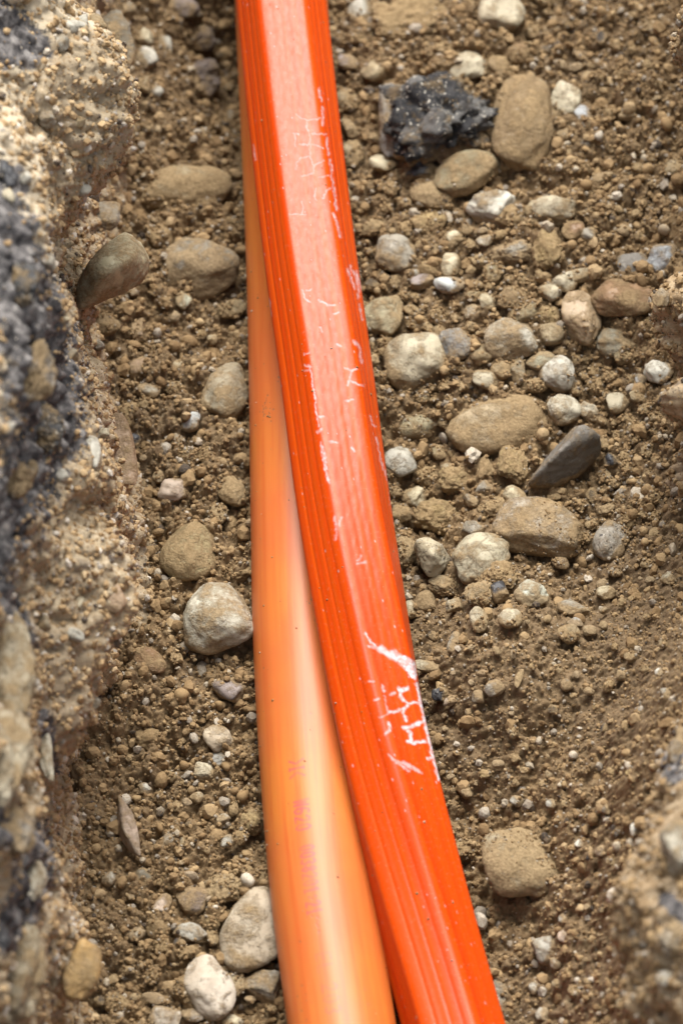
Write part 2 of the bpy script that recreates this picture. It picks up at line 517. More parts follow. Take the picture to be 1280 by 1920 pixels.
def make_wall(name, side, sil, hsil, lean, bulges, seed, mat, tarred=()):
    P = np.array([at(x, y, hsil) for x, y in sil])
    P = P[np.argsort(P[:, 1])]
    wy = axis(Y0, -0.48, 0.40, Y1, 0.0011)
    wh = np.concatenate([np.arange(-0.03, TOPZ, 0.0011)])
    Yg, Hg = np.meshgrid(wy, wh)
    y, h = Yg.ravel(), Hg.ravel()
    base = np.interp(y, P[:, 1], P[:, 0])
    x = base + side * (h - hsil) * lean
    hh = np.clip((h - TOPZ + 0.035) / 0.035, 0, 1)
    x = x + side * 0.018 * hh**2
    for (px, py, bz, ry, rh) in bulges:
        B = at(px, py, bz)
        j = np.argmin((y - B[1]) ** 2 + (h - bz) ** 2)
        x = x + (B[0] - x[j]) * np.exp(-(((y - B[1]) / ry) ** 2 + ((h - bz) / rh) ** 2) ** 1.3)
    n = 0.007 * vn3(x / 0.07, y / 0.07, h / 0.07, seed) + 0.006 * vn3(x / 0.026, y / 0.026, h / 0.026, seed + 1)
    n = n + 0.0055 * lumps2(y, h, 0.015, seed + 2) + 0.0040 * lumps2(y, h, 0.007, seed + 3) + 0.0028 * lumps2(y, h, 0.0035, seed + 4)
    n = n + 0.0014 * vn3(x / 0.004, y / 0.004, h / 0.004, seed + 5)
    x = x - side * n
    z = h + 0.004 * vn3(x / 0.02, y / 0.02, h / 0.02, seed + 7) * (1 - hh)
    V = np.stack([x, y, z], 1)
    nr, nc = len(wh), len(wy)
    # the lip that runs out under the road
    lip = V[-nc:].copy()
    lip[:, 0] = side * 0.32
    lip[:, 2] = TOPZ - 0.006
    V = np.vstack([V, lip])
    F = grid_faces(nr + 1, nc)
    if side > 0:
        F = F[:, ::-1]
    me = mesh_from(name, V, F)
    ly = np.clip((h - 0.225 + 0.03 * vn2(y / 0.05, h / 0.05, seed)) / 0.012, 0, 1)
    add_attr(me, 'layer', np.concatenate([ly, np.ones(nc)]))
    qx, qy = to_px(V[:nr * nc])
    tar = np.zeros(nr * nc)
    for st_, wd in tarred:
        for (x0, y0), (x1, y1) in zip(st_[:-1], st_[1:]):
            tt = np.clip(((qx - x0) * (x1 - x0) + (qy - y0) * (y1 - y0)) / ((x1 - x0) ** 2 + (y1 - y0) ** 2), 0, 1)
            tar = np.maximum(tar, np.clip(1.1 - 0.55 * np.hypot(qx - x0 - tt * (x1 - x0), qy - y0 - tt * (y1 - y0)) / wd, 0, 1))
    add_attr(me, 'tar', np.concatenate([tar, np.zeros(nc)]))
    o = link(name, me, mat)
    return o, V[:nr * nc].reshape(nr, nc, 3), tar.reshape(nr, nc)


LW, LWV, LWT = make_wall('trench_wall', -1, [(150, -600), (165, -200), (185, 40), (185, 330), (165, 420), (150, 560), (160, 650), (180, 740), (196, 840), (205, 920),
                                       (212, 1000), (215, 1080), (195, 1170), (165, 1280), (140, 1340), (100, 1450), (88, 1550), (100, 1650), (110, 1780), (95, 1900), (80, 2200), (80, 2600)],
                    0.03, 0.13,
                    [(228, 165, 0.20, 0.045, 0.06), (215, 1110, 0.12, 0.03, 0.03), (150, 1310, 0.10, 0.03, 0.03)], 31, M_wall,
                    [([(-60, 330), (10, 450), (60, 600), (95, 780), (60, 860), (10, 960), (-40, 1050)], 72), ([(60, 700), (110, 810)], 62), ([(-20, 1060), (20, 1130), (50, 1200)], 20), ([(85, 1340), (98, 1440)], 14),
                     ([(-20, 1540), (60, 1570), (70, 1640), (10, 1760)], 36), ([(-20, 20), (40, 90)], 45), ([(25, 330), (40, 350)], 20)])
tag(LW, 'crumbly tan earth wall left of the two orange pipes, with dark broken asphalt set in it', 'trench wall')
RW, RWV, RWT = make_wall('trench_wall', 1, [(1335, -600), (1320, 0), (1330, 400), (1330, 900), (1335, 1300), (1300, 1500), (1290, 1900), (1290, 2600)],
                    0.03, 0.16,
                    [(1272, 575, 0.12, 0.028, 0.04), (1282, 745, 0.13, 0.016, 0.022), (1290, 60, 0.16, 0.03, 0.05), (1262, 1640, 0.14, 0.05, 0.06), (1234, 1850, 0.15, 0.06, 0.07), (1285, 1440, 0.13, 0.03, 0.04)], 61, M_wall_r,
                    [([(1275, 1360), (1262, 1440)], 26), ([(1250, 1690), (1285, 1720)], 18)])
tag(RW, 'crumbly earth wall along the right side of the trench, its grey blurred lower end nearest', 'trench wall')

# road around the trench, only seen from other places
t = NT('asphalt')
co = t.n('ShaderNodeTexCoord').outputs['Object']
t.l(t.mix(t.ramp(t.noise(co, 300, 3, 0.6), [(0.4, 0.0), (0.7, 1.0)]), (0.045, 0.045, 0.048), (0.12, 0.115, 0.11)), t.b.inputs['Base Color'])
t.b.inputs['Roughness'].default_value = 0.9
t.bump(t.noise(co, 500, 3, 0.6), 0.6, 0.002)
q = 40.0
hx = 0.205
V = np.array([(-q, -q, 0), (q, -q, 0), (q, q, 0), (-q, q, 0), (-hx, Y0 + .2, 0), (hx + .02, Y0 + .2, 0), (hx + .02, Y1 - .2, 0), (-hx, Y1 - .2, 0)], float)
V[:, 2] = TOPZ + 0.002
o = link('road', mesh_from('road', V, np.array([(0, 1, 5, 4), (1, 2, 6, 5), (2, 3, 7, 6), (3, 0, 4, 7)]), False), t.m)
o['kind'] = 'structure'


# ------------------------------------------------------------------ stones
def stone_shape(sub, dims, shape, seed):
    """Unit directions -> a stone surface of the given full dimensions."""
    Vd, F = ico(sub)
    r = np.random.default_rng(seed)
    sx, sy, sz = r.uniform(-50, 50, 3)
    p = Vd.copy()
    if isinstance(shape, list):     # a stone given by its corners
        bm = bmesh.new()
        C0 = np.mean(shape, 0)
        for c_ in shape:
            bm.verts.new([float(v) for v in (np.array(c_) - C0) / 0.01])
        bmesh.ops.convex_hull(bm, input=bm.verts)
        nn = np.array([f.normal[:] for f in bm.faces])
        dd = np.array([f.normal.dot(f.verts[0].co) for f in bm.faces])
        sg = np.sign(dd)
        nn, dd = nn * sg[:, None], dd * sg
        bm.free()
        cosv = np.clip(p @ nn.T, 1e-3, None)
        rad = np.exp(-np.log(np.sum(np.clip(dd[None] / cosv, 0.02, 60) ** -11.0, 1)) / 11)
        rad = rad * (1 + 0.035 * vn3(p[:, 0] * 5 + sx, p[:, 1] * 5 + sy, p[:, 2] * 5 + sz, seed) + 0.02 * vn3(p[:, 0] * 13 + sx, p[:, 1] * 13 + sy, p[:, 2] * 13 + sz, seed))
        return p * rad[:, None] * 0.01, F
    if shape in ('ang', 'slab', 'wedge', 'tri'):
        K_ = {'ang': 11, 'slab': 9, 'wedge': 7, 'tri': 8}[shape]
        nn = r.normal(size=(K_, 3))
        nn /= np.linalg.norm(nn, axis=1)[:, None]
        nn = np.vstack([nn, [[0, 0, 1], [0, 0, -1], [1, 0, 0.2], [-1, 0.2, 0], [0, -1, 0.3]]])
        dd = r.uniform(0.62, 0.95, len(nn))
        cosv = np.clip(p @ nn.T, 1e-3, None)
        rad = np.exp(-np.log(np.sum(np.exp(-np.clip(np.log(dd[None] / cosv), -3, 6) * 22), 1) + np.exp(0) * 0.3) / 22)
    else:
        e = {'round': 2.0, 'blocky': 3.0, 'lump': 2.2}.get(shape, 2.2)
        rad = (np.abs(p) ** e).sum(1) ** (-1 / e)
        R = r.normal(size=(3, 3))
        Q, _ = np.linalg.qr(R)
        p2 = p @ Q
        rad = 0.6 * rad + 0.4 * (np.abs(p2) ** 2.7).sum(1) ** (-1 / 2.7)
        nn = r.normal(size=(13, 3))
        nn /= np.linalg.norm(nn, axis=1)[:, None]
        dd = r.uniform(0.70, 0.98, 13)
        rad = ((np.clip(p @ nn.T, 1e-3, None) / dd[None]) ** 11).sum(1) + rad ** -11.0
        rad = rad ** (-1 / 11)
    rad = rad * (1 + {'lump': 0.16, 'ang': 0.06, 'round': 0.10}.get(shape, 0.10) * vn3(p[:, 0] * 1.3 + sx, p[:, 1] * 1.3 + sy, p[:, 2] * 1.3 + sz, seed))
    rad = rad * (1 + {'lump': 0.13, 'ang': 0.05, 'round': 0.05}.get(shape, 0.04) * vn3(p[:, 0] * 3.1 + sx, p[:, 1] * 3.1 + sy, p[:, 2] * 3.1 + sz, seed + 1))
    if sub >= 3:
        rad = rad * (1 + {'lump': 0.09, 'ang': 0.03, 'round': 0.018}.get(shape, 0.02) * vn3(p[:, 0] * 8 + sx, p[:, 1] * 8 + sy, p[:, 2] * 8 + sz, seed + 2))
    if sub >= 4:
        rad = rad * (1 + {'lump': 0.045, 'ang': 0.014, 'round': 0.009}.get(shape, 0.011) * vn3(p[:, 0] * 19 + sx, p[:, 1] * 19 + sy, p[:, 2] * 19 + sz, seed + 3))
    if shape == 'crumbly':
        rad = rad * (1 + 0.20 * vn3(p[:, 0] * 2.6 + sx, p[:, 1] * 2.6 + sy, p[:, 2] * 2.6 + sz, seed + 7) + 0.17 * vn3(p[:, 0] * 7 + sx, p[:, 1] * 7 + sy, p[:, 2] * 7 + sz, seed + 8)
                     + 0.11 * vn3(p[:, 0] * 15 + sx, p[:, 1] * 15 + sy, p[:, 2] * 15 + sz, seed + 9) + 0.09 * vn3(p[:, 0] * 34 + sx, p[:, 1] * 34 + sy, p[:, 2] * 34 + sz, seed + 10))
    v = p * rad[:, None]
    lo, hi = v.min(0), v.max(0)
    v = (v - (lo + hi) / 2) / (hi - lo) * 2
    if shape == 'tri':           # narrows towards the viewer
        f = 0.55 + 0.45 * (v[:, 1] * 0.5 + 0.5)
        v[:, 0] *= f
    if shape == 'shard':         # pointed at both ends
        v[:, 0] *= np.clip(1.02 - np.abs(v[:, 1] + 0.25) ** 1.5 * np.where(v[:, 1] > -0.25, 0.72, 1.0), 0.06, 1)
    if shape == 'wedge':         # a ridge along the top
        v[:, 2] = np.where(v[:, 2] > 0, v[:, 2] * (0.45 + 0.55 * np.clip(1 - np.abs(v[:, 1] - 0.35) * 1.1, 0, 1)), v[:, 2])
    return v * np.array(dims) / 2, F


RAST = 0.001
RX0, RY0 = -0.21, -0.37
RNX, RNY = 430, 840
HST = np.full((RNY, RNX), -9.0)
DST = np.zeros((RNY, RNX))
SHADE = {'tan': .35, 'clod': 1.0, 'ochre': .6, 'crusty': .85, 'rock': .5, 'olive': .6, 'brown': .35, 'asphalt': .5, 'black': 0.0}
CATS = {'pebble': 'pebble', 'stone': 'stone', 'boulder': 'boulder', 'earth_clod': 'clod', 'asphalt_chunk': 'asphalt chunk', 'stone_shard': 'stone shard'}


def put_stone(px, py, w, h, rot, col, shape, bury, label, name=None, z=None, group=None, tall=0.72):
    """A stone seen at px, py, w by h pixels across; rot turns it on the ground; bury is how deep it sits."""
    P, g = ground_hit(px, py) if z is None else (at(px, py, z), None)
    s = FW / 1280 * depth_at(P) / D
    big = max(w, h)
    W_, H_ = w * s, h * s
    c = tall * min(W_, H_)
    b = math.sqrt(max((H_ ** 2 - (c * math.cos(TH)) ** 2), (0.3 * H_) ** 2)) / math.sin(TH)
    if z is None:
        lift = c * (0.5 - bury - (0.10 if big > 30 else 0.04))
        P, g = ground_hit(px, py, lift)
    if isinstance(shape, list):
        cs = [at(cx_, cy_, (g or 0.0) + cz_) for (cx_, cy_, cz_) in shape]
        P = np.mean(cs, 0)
        shape = [tuple(c_) for c_ in cs]
    sub = 5 if big > 62 else 4 if big > 26 else 3
    seed = int(px * 7 + py * 13) % 100000
    V, F = stone_shape(sub, (W_, b, c), shape, seed)
    a = math.radians(rot)
    r = np.random.default_rng(seed + 5)
    tx, ty = r.uniform(-0.12, 0.12, 2)
    Rx = np.array([[1, 0, 0], [0, math.cos(tx), -math.sin(tx)], [0, math.sin(tx), math.cos(tx)]])
    Ry = np.array([[math.cos(ty), 0, math.sin(ty)], [0, 1, 0], [-math.sin(ty), 0, math.cos(ty)]])
    Rz = np.array([[math.cos(a), -math.sin(a), 0], [math.sin(a), math.cos(a), 0], [0, 0, 1]])
    if not isinstance(shape, list):
        V = V @ (Rz @ Rx @ Ry).T
    if name is None:
        name = 'boulder' if big > 95 else 'stone' if big > 34 else 'pebble'
    me = mesh_from(name, V, F)
    if z is None:
        hgt = V[:, 2] + P[2] - g_smooth(V[:, 0] + P[0], V[:, 1] + P[1]) - 0.0075
        add_attr(me, 'sunk', np.clip(1 - hgt / max(0.004, 0.28 * c), 0, 1))
    o = link(name, me, MS[col], None, P)
    tag(o, label, CATS[name], group)
    if z is None:
        Q = V + P
        Q = Q[V[:, 2] > 0]
        ix = ((Q[:, 0] - RX0) / RAST).astype(int)
        iy = ((Q[:, 1] - RY0) / RAST).astype(int)
        ok = (ix >= 0) & (ix < RNX) & (iy >= 0) & (iy < RNY)
        np.maximum.at(HST, (iy[ok], ix[ok]), Q[ok, 2])
        DST[iy[ok], ix[ok]] = SHADE.get(col, 0.12)
    return o


# photo column, row, width, height, turn, colour, shape, depth sunk, label
STONES = [
    # right of the pipes, from the far end towards the viewer
    (675, 22, 50, 62, 0, 'palegrey', 'round', .35, 'pale grey oval stone touching the duct at the very top edge of the photo'),
    (780, 45, 175, 90, 5, 'clod', 'lump', .45, 'broad brown earth clod with a dark hollow under it at the top edge'),
    (938, 28, 92, 96, 10, 'beige', 'round', .35, 'pale beige stone right of the broad earth clod at the top edge'),
    (715, 25, 44, 48, 0, 'tan', 'lump', .4, 'tan dusty stone between the pale grey oval and the broad earth clod'),
    (652, 117, 40, 36, 0, 'violet', 'round', .4, 'small violet grey round stone beside the far end of the duct'),
    (699, 133, 44, 46, -20, 'tan', 'round', .3, 'tan egg-like stone next to the small violet grey round one'),
    (670, 70, 70, 34, 5, 'clod', 'lump', .45, 'long low lump of earth above the small violet grey stone'),
    (840, 92, 90, 34, 5, 'brown', 'lump', .5, 'flat brown stone in the dark hollow below the broad earth clod'),
    (876, 128, 78, 60, 0, 'beige', 'blocky', .3, 'beige blocky stone with small dark pits above the black asphalt chunk'),
    (934, 130, 54, 56, 20, 'brown', 'lump', .4, 'brown lump squeezed between the pitted beige stone and the big brown egg'),
    (971, 100, 44, 42, 0, 'redbrown', 'round', .35, 'dark brown knob just above the big brown egg-shaped boulder'),
    (980, 226, 122, 186, -8, 'brown', 'round', .2, 'big brown egg-shaped boulder standing right of the black asphalt chunk'),
    (876, 322, 140, 82, 32, 'olive', 'round', .25, 'oblong grey tan boulder leaning against the big brown egg-shaped one'),
    (824, 222, 225, 200, 0, 'asphalt', 'crumbly', .27, 'crumbly black asphalt chunk with a grey left face, left of the big brown boulder', 'asphalt_chunk'),
    (782, 318, 74, 44, 10, 'black', 'lump', .4, 'small black asphalt crumb below the grey-faced asphalt chunk', 'asphalt_chunk'),
    (761, 286, 50, 38, -5, 'ochre', 'blocky', .25, 'small ochre block at the foot of the grey-faced asphalt chunk'),
    (719, 308, 56, 34, -12, 'cream', 'round', .3, 'cream almond-shaped stone left of the small ochre block'),
    (650, 188, 46, 50, 0, 'tan', 'round', .4, 'tan stone half hidden by the duct near the grey-faced asphalt chunk'),
    (655, 238, 26, 44, 25, 'beige', 'ang', .35, 'thin pale chip standing beside the duct near the grey-faced asphalt chunk'),
    (661, 290, 46, 60, 0, 'tan', 'lump', .5, 'tan sunken stone by the duct left of the cream almond-shaped one'),
    (812, 366, 92, 60, -15, 'crusty', 'round', .3, 'grey tan rounded stone below the oblong leaning boulder'),
    (788, 378, 28, 28, 0, 'grey', 'round', .2, 'tiny grey pebble stuck on the front of the grey tan rounded stone'),
    (803, 420, 70, 46, -5, 'ochre', 'round', .3, 'flat ochre oval stone with dark shadow below it, left of the whitish wedge'),
    (922, 388, 80, 72, -30, 'white', 'ang', .25, 'sharp whitish wedge-shaped stone below the oblong leaning boulder'),
    (953, 408, 56, 46, 0, 'clod', 'lump', .35, 'brown earth lump caked on the right of the sharp whitish wedge'),
    (742, 478, 80, 76, 0, 'grey', 'round', .3, 'round dull grey stone near the duct, below the flat ochre oval'),
    (698, 425, 62, 36, 10, 'olive', 'lump', .45, 'dusty olive lump by the duct above the round dull grey stone'),
    (1040, 390, 86, 62, -5, 'beige', 'ang', .3, 'angular beige stone with a flat dusty top right of the whitish wedge'),
    (998, 391, 34, 28, 15, 'cream', 'ang', .3, 'small cream chip left of the angular flat-topped beige stone'),
    (1027, 468, 64, 76, 0, 'ochre', 'lump', .25, 'rough ochre lump standing above the gravel bed'),
    (1073, 432, 46, 38, 25, 'redbrown', 'round', .3, 'small reddish brown stone right of the rough ochre lump'),
    (1103, 440, 32, 32, 0, 'grey', 'ang', .3, 'small grey chip beside the small reddish brown stone'),
    (1139, 392, 24, 30, 0, 'white', 'round', .3, 'white bean-shaped pebble alone on the dark soil above the gravel bed'),
    (1170, 432, 34, 24, 0, 'palegrey', 'round', .35, 'pale grey pebble on the soil below the white bean-shaped one'),
    (1240, 484, 54, 66, -15, 'blue', 'ang', .3, 'blue grey stone against the right trench wall'),
    (1190, 500, 70, 56, 20, 'slate', 'ang', .4, 'dark grey stone with a black underside left of the blue grey one by the wall'),
    (960, 470, 90, 50, 0, 'grey', 'lump', .45, 'broad dusty grey stone left of the rough ochre lump'),
    (850, 450, 42, 34, 0, 'cream', 'lump', .35, 'chalky cream lump below and right of the flat ochre oval'),
    (909, 452, 36, 26, 15, 'white', 'round', .3, 'clean white oval pebble right of the chalky cream lump'),
    (905, 432, 22, 16, 0, 'palegrey', 'round', .3, 'tiny pale pebble just behind the clean white oval one'),
    (936, 440, 28, 18, 10, 'ochre', 'round', .3, 'tiny ochre pebble right of the clean white oval one'),
    (1062, 192, 66, 92, -10, 'beige', 'ang', .35, 'beige jagged stone at the right flank of the big brown boulder'),
    (1094, 216, 36, 42, 30, 'blue', 'ang', .35, 'blue white chip tucked under the beige jagged stone'),
    (1051, 122, 24, 22, 0, 'white', 'round', .3, 'small round white pebble above the beige jagged stone'),
    (1078, 126, 28, 18, 0, 'white', 'round', .3, 'small flat white pebble right of the small round white one'),
    (1034, 57, 34, 22, 0, 'palegrey', 'round', .35, 'pale grey flat pebble high on the right slope'),
    (1041, 36, 24, 14, 0, 'white', 'round', .35, 'thin whitish pebble above the pale grey flat one on the right slope'),
    (1086, 105, 34, 16, -40, 'pink', 'ang', .35, 'pinkish sliver lying slanted above two small white pebbles'),
    (1100, 150, 26, 40, 0, 'grey', 'round', .4, 'grey pebble on the slope right of the beige jagged stone'),
    (1176, 214, 38, 22, 0, 'palegrey', 'ang', .35, 'pale chip on the right slope right of the blue white chip'),
    (1222, 186, 34, 14, 30, 'white', 'ang', .35, 'narrow white chip high on the right slope'),
    (1213, 50, 40, 24, 0, 'grey', 'ang', .4, 'grey chip near the top right corner'),
    (1265, 318, 44, 48, 0, 'tan', 'lump', .4, 'tan stone cut by the right edge on the slope'),
    (1195, 315, 26, 22, 0, 'tan', 'round', .3, 'small tan pebble left of the stone cut by the right edge'),
    (1090, 316, 44, 24, 0, 'tan', 'ang', .35, 'flat tan chip on the slope below the big brown boulder'),
    (1130, 333, 46, 24, 15, 'grey', 'ang', .4, 'flat grey chip right of the flat tan chip on the slope'),
    (1058, 256, 34, 30, 0, 'grey', 'round', .35, 'grey pebble right of the foot of the big brown boulder'),
    (1110, 262, 56, 36, 20, 'slate', 'ang', .4, 'dark slanting chip right of the big brown boulder'),
    (805, 503, 46, 36, 0, 'ochre', 'round', .35, 'ochre pebble right of the round dull grey stone'),
    (844, 498, 38, 46, 0, 'cream', 'blocky', .3, 'upright cream block right of the ochre pebble'),
    (842, 534, 60, 38, 0, 'bluewhite', 'round', .3, 'bluish white oval stone below the upright cream block'),
    (792, 527, 52, 26, 22, 'violet', 'ang', .25, 'slanting pink grey shard with a dark end left of the bluish white oval'),
    (781, 510, 24, 20, 0, 'palegrey', 'round', .25, 'tiny pale pebble above the slanting pink grey shard'),
    (698, 535, 36, 28, 0, 'black', 'lump', .4, 'black crumb by the duct below the round dull grey stone'),
    (740, 528, 36, 36, 0, 'tan', 'lump', .4, 'dusty tan lump between the black crumb and the slanting shard'),
    (716, 590, 80, 84, -15, 'olivecream', 'round', .35, 'olive cream rounded stone with shiny spot and soil clinging to its left'),
    (778, 674, 122, 124, 0, 'beige', 'round', .35, 'large domed beige boulder near the duct, sunk in soil on its left'),
    (856, 646, 60, 66, 15, 'bluedark', 'round', .25, 'speckled blue grey stone right of the large domed beige boulder'),
    (860, 690, 44, 22, 0, 'ochre', 'lump', .35, 'earthy crust under the speckled blue grey stone'),
    (902, 665, 44, 42, 0, 'tan', 'round', .25, 'tan round pebble between the blue grey stone and the white-tipped rock'),
    (913, 566, 32, 34, 0, 'cream', 'round', .2, 'cream tooth-like pebble left of the brown oval stone'),
    (924, 512, 40, 44, 0, 'olive', 'round', .35, 'olive pebble above the cream tooth-like one'),
    (960, 560, 62, 44, 15, 'brown', 'round', .25, 'smooth brown oval stone at the top of the gravel bed'),
    (885, 585, 34, 26, 20, 'white', 'ang', .3, 'white chip in the earth left of the cream tooth-like pebble'),
    (820, 592, 36, 40, 0, 'clod', 'lump', .3, 'earth lump right of the olive cream rounded stone'),
    (955, 634, 104, 76, 12, 'crustywhite', 'ang', .2, 'whitish angular rock with a blue white tip in the gravel bed'),
    (981, 586, 66, 44, 15, 'olive', 'round', .25, 'tan stone with bluish top edge above the whitish angular rock'),
    (1030, 548, 44, 42, 0, 'beige', 'round', .2, 'beige round pebble below the rough ochre lump'),
    (1026, 590, 46, 52, 0, 'ochre', 'lump', .25, 'ochre crumbly pebble below the beige round one'),
    (1033, 622, 52, 52, -20, 'tan', 'round', .2, 'tan brown rounded pebble right of the blue white tip'),
    (1089, 598, 80, 100, 10, 'redtan', 'round', .2, 'smooth peach brown stone left of the dusty boulder by the right wall'),
    (1060, 530, 44, 50, -35, 'beige', 'slab', .3, 'beige stone edge leaning under the thin slanting slab'),
    (1100, 512, 100, 26, 16, 'beige', 'slab', .2, 'thin slanting beige slab behind the peach brown stone'),
    (1165, 560, 118, 84, -5, 'redbrown', 'round', .2, 'dusty dark brown boulder with black shadow below, next to the right wall'),
    (1160, 642, 88, 56, -5, 'olivegrey', 'round', .3, 'grey green flat stone below the dusty dark brown boulder'),
    (1168, 668, 42, 34, 0, 'olive', 'round', .3, 'small olive lump at the foot of the grey green flat stone'),
    (1222, 606, 36, 30, 0, 'ochre', 'round', .25, 'ochre pebble tucked against the bulge of the right wall'),
    (1235, 698, 60, 48, 0, 'white', 'round', .2, 'white domed pebble against the right wall'),
    (1045, 702, 68, 66, 20, 'white', 'round', .15, 'smooth whitish egg of stone at the lower end of the gravel bed'),
    (1013, 676, 58, 36, 12, 'quartzgreen', 'round', .25, 'pale greenish pebble just above the smooth whitish egg'),
    (1048, 660, 26, 22, 0, 'tan', 'round', .25, 'tiny tan pebble right of the pale greenish one'),
    (970, 694, 30, 54, 0, 'olivegrey', 'ang', .25, 'narrow grey green wedge standing in the gravel bed'),
    (937, 695, 38, 36, 0, 'tan', 'round', .2, 'tan marble-like pebble left of the narrow grey green wedge'),
    (910, 712, 52, 36, -10, 'beige', 'round', .3, 'beige oval pebble below the tan marble-like one'),
    (1000, 722, 60, 30, 0, 'brown', 'lump', .4, 'brown flat stone below the narrow grey green wedge'),
    (1107, 640, 34, 30, 0, 'clod', 'lump', .3, 'loose earth lump under the peach brown stone'),
    (930, 798, 195, 120, 5, 'slabtan', 'round', .55, 'broad flat tan boulder sunk in the soil at the middle right'),
    (768, 795, 110, 62, -10, 'olive', 'round', .5, 'low olive boulder sunk in soil near the duct'),
    (748, 866, 70, 64, -10, 'palegrey', 'round', .25, 'clean pale grey stone touching the duct'),
    (1055, 768, 66, 62, -30, 'whitecrust', 'round', .2, 'whitish kidney-shaped stone above the dark grey wedge'),
    (1102, 772, 50, 40, 0, 'whitecrust', 'lump', .25, 'whitish knob joined to the right of the kidney-shaped stone'),
    (1058, 858, 156, 92, 0, 'slate', [(984, 916, 0), (990, 900, .010), (1045, 845, .022), (1092, 796, .024), (1128, 812, .020), (1132, 850, .004), (1085, 900, -.002), (1046, 922, -.002), (1010, 868, .004), (1080, 790, .004)], .1, 'dark grey wedge-shaped rock with a dusty sloping top'),
    (1158, 757, 46, 40, 0, 'beige', 'round', .3, 'beige pebble with soil cap right of the whitish knob'),
    (1195, 744, 34, 26, 0, 'tan', 'round', .3, 'tan pebble between the soil-capped one and the right wall'),
    (1200, 713, 24, 22, 0, 'bluewhite', 'round', .25, 'tiny bluish pebble left of the white domed one'),
    (960, 870, 62, 84, 0, 'ochre', 'lump', .3, 'upright ochre clod left of the dark grey wedge'),
    (856, 896, 76, 56, 5, 'ochre', 'lump', .3, 'crumbly ochre clod below the broad flat tan boulder'),
    (798, 893, 54, 40, 0, 'clod', 'lump', .4, 'earth clod right of the clean pale grey stone'),
    (845, 876, 40, 20, 14, 'beige', 'round', .25, 'pale thin pebble lying on the crumbly ochre clod'),
    (908, 880, 40, 50, 0, 'brown', 'lump', .4, 'brown lump between two ochre clods'),
    (776, 931, 56, 42, 15, 'cream', 'lump', .25, 'cream rough stone by the duct above the ochre clods'),
    (822, 972, 100, 76, 10, 'ochre', 'lump', .35, 'large ochre clod behind the smooth three-cornered stone'),
    (751, 962, 40, 44, 0, 'brown', 'ang', .4, 'brown stone against the duct below the cream rough one'),
    (756, 1030, 56, 70, 0, 'crusty', 'round', .45, 'dusty sunken stone between the duct and the smooth three-cornered one'),
    (810, 1044, 80, 88, 0, 'beigeclean', [(770, 1022, .004), (778, 1012, .018), (805, 1002, .018), (830, 1020, .017), (848, 1044, .008), (836, 1062, .012), (822, 1088, .006), (800, 1086, .010), (784, 1056, .012), (812, 1040, .022), (800, 1040, -.004)], .12, 'smooth clean three-cornered beige stone near the duct'),
    (905, 1048, 112, 104, 15, 'cracked', 'round', .25, 'beige boulder with fine cracks right of the smooth three-cornered stone'),
    (930, 1082, 84, 66, 0, 'clod', 'lump', .4, 'mound of earth covering the lower right of the cracked boulder'),
    (887, 994, 42, 40, -30, 'grey', 'ang', .3, 'grey tan chip behind the cracked boulder'),
    (884, 939, 34, 24, -25, 'grey', 'ang', .25, 'small grey chip between two brown clods'),
    (925, 952, 66, 44, 5, 'brown', 'lump', .35, 'brown clod above the cracked boulder'),
    (965, 929, 46, 34, -10, 'cream', 'blocky', .25, 'cream block below the foot of the dark grey wedge'),
    (910, 915, 40, 30, 0, 'grey', 'ang', .35, 'grey dusty chip left of the cream block'),
    (1008, 987, 172, 112, -8, 'rock', 'ang', .25, 'brown rough boulder flecked with white below the dark grey wedge'),
    (978, 967, 24, 24, 0, 'bluewhite', 'round', .0, 'small whitish pebble resting on top of the rough white-flecked boulder'),
    (1050, 1055, 34, 26, 0, 'violet', 'round', .3, 'violet grey pebble under the rough white-flecked boulder'),
    (1143, 1015, 68, 76, -15, 'greyspeck', 'round', .2, 'grey speckled stone right of the rough white-flecked boulder'),
    (1135, 955, 38, 26, 0, 'grey', 'lump', .35, 'small grey lump above the grey speckled stone'),
    (1108, 930, 24, 32, 0, 'black', 'lump', .3, 'black bit of asphalt right of the dark grey wedge foot', 'asphalt_chunk'),
    (1038, 932, 30, 18, 0, 'black', 'lump', .3, 'black bit of asphalt in the shadow under the dark grey wedge', 'asphalt_chunk'),
    (1146, 862, 30, 30, 0, 'black', 'lump', .35, 'black bit of asphalt right of the dark grey wedge top', 'asphalt_chunk'),
    (897, 1114, 64, 54, 0, 'crusty', 'lump', .25, 'round dusty lump just below the cracked boulder'),
    (995, 1114, 66, 58, 0, 'quartz', 'round', .3, 'white green quartz pebble coated with soil'),
    (936, 1110, 34, 36, 20, 'black', 'ang', .35, 'black flake between the dusty lump and the quartz pebble', 'asphalt_chunk'),
    (1135, 1112, 38, 30, -10, 'cream', 'round', .25, 'cream pebble on the soil right of the quartz pebble'),
    (1128, 1094, 24, 18, 0, 'palegrey', 'round', .3, 'tiny grey pebble touching the cream one right of the quartz'),
    (1252, 1086, 32, 28, 0, 'beige', 'lump', .25, 'beige pebble near the right edge level with the quartz pebble'),
    (1074, 1141, 64, 34, -14, 'grey', 'round', .2, 'long grey brown pebble right of and below the quartz pebble'),
    (1078, 1168, 32, 20, -15, 'bluewhite', 'round', .15, 'shiny blue white pebble below the long grey brown one'),
    (1066, 1189, 44, 38, 0, 'tan', 'round', .3, 'tan pebble under the shiny blue white one'),
    (1105, 1182, 28, 22, 0, 'palegrey', 'round', .4, 'pale grey sunken pebble right of the shiny blue white one'),
    (956, 1160, 46, 42, -20, 'beige', 'round', .25, 'pale beige pebble at the crest of the fine soil mound'),
    (898, 1162, 36, 48, 10, 'beige', 'round', .3, 'pale stone split by a crack left of the soil mound crest'),
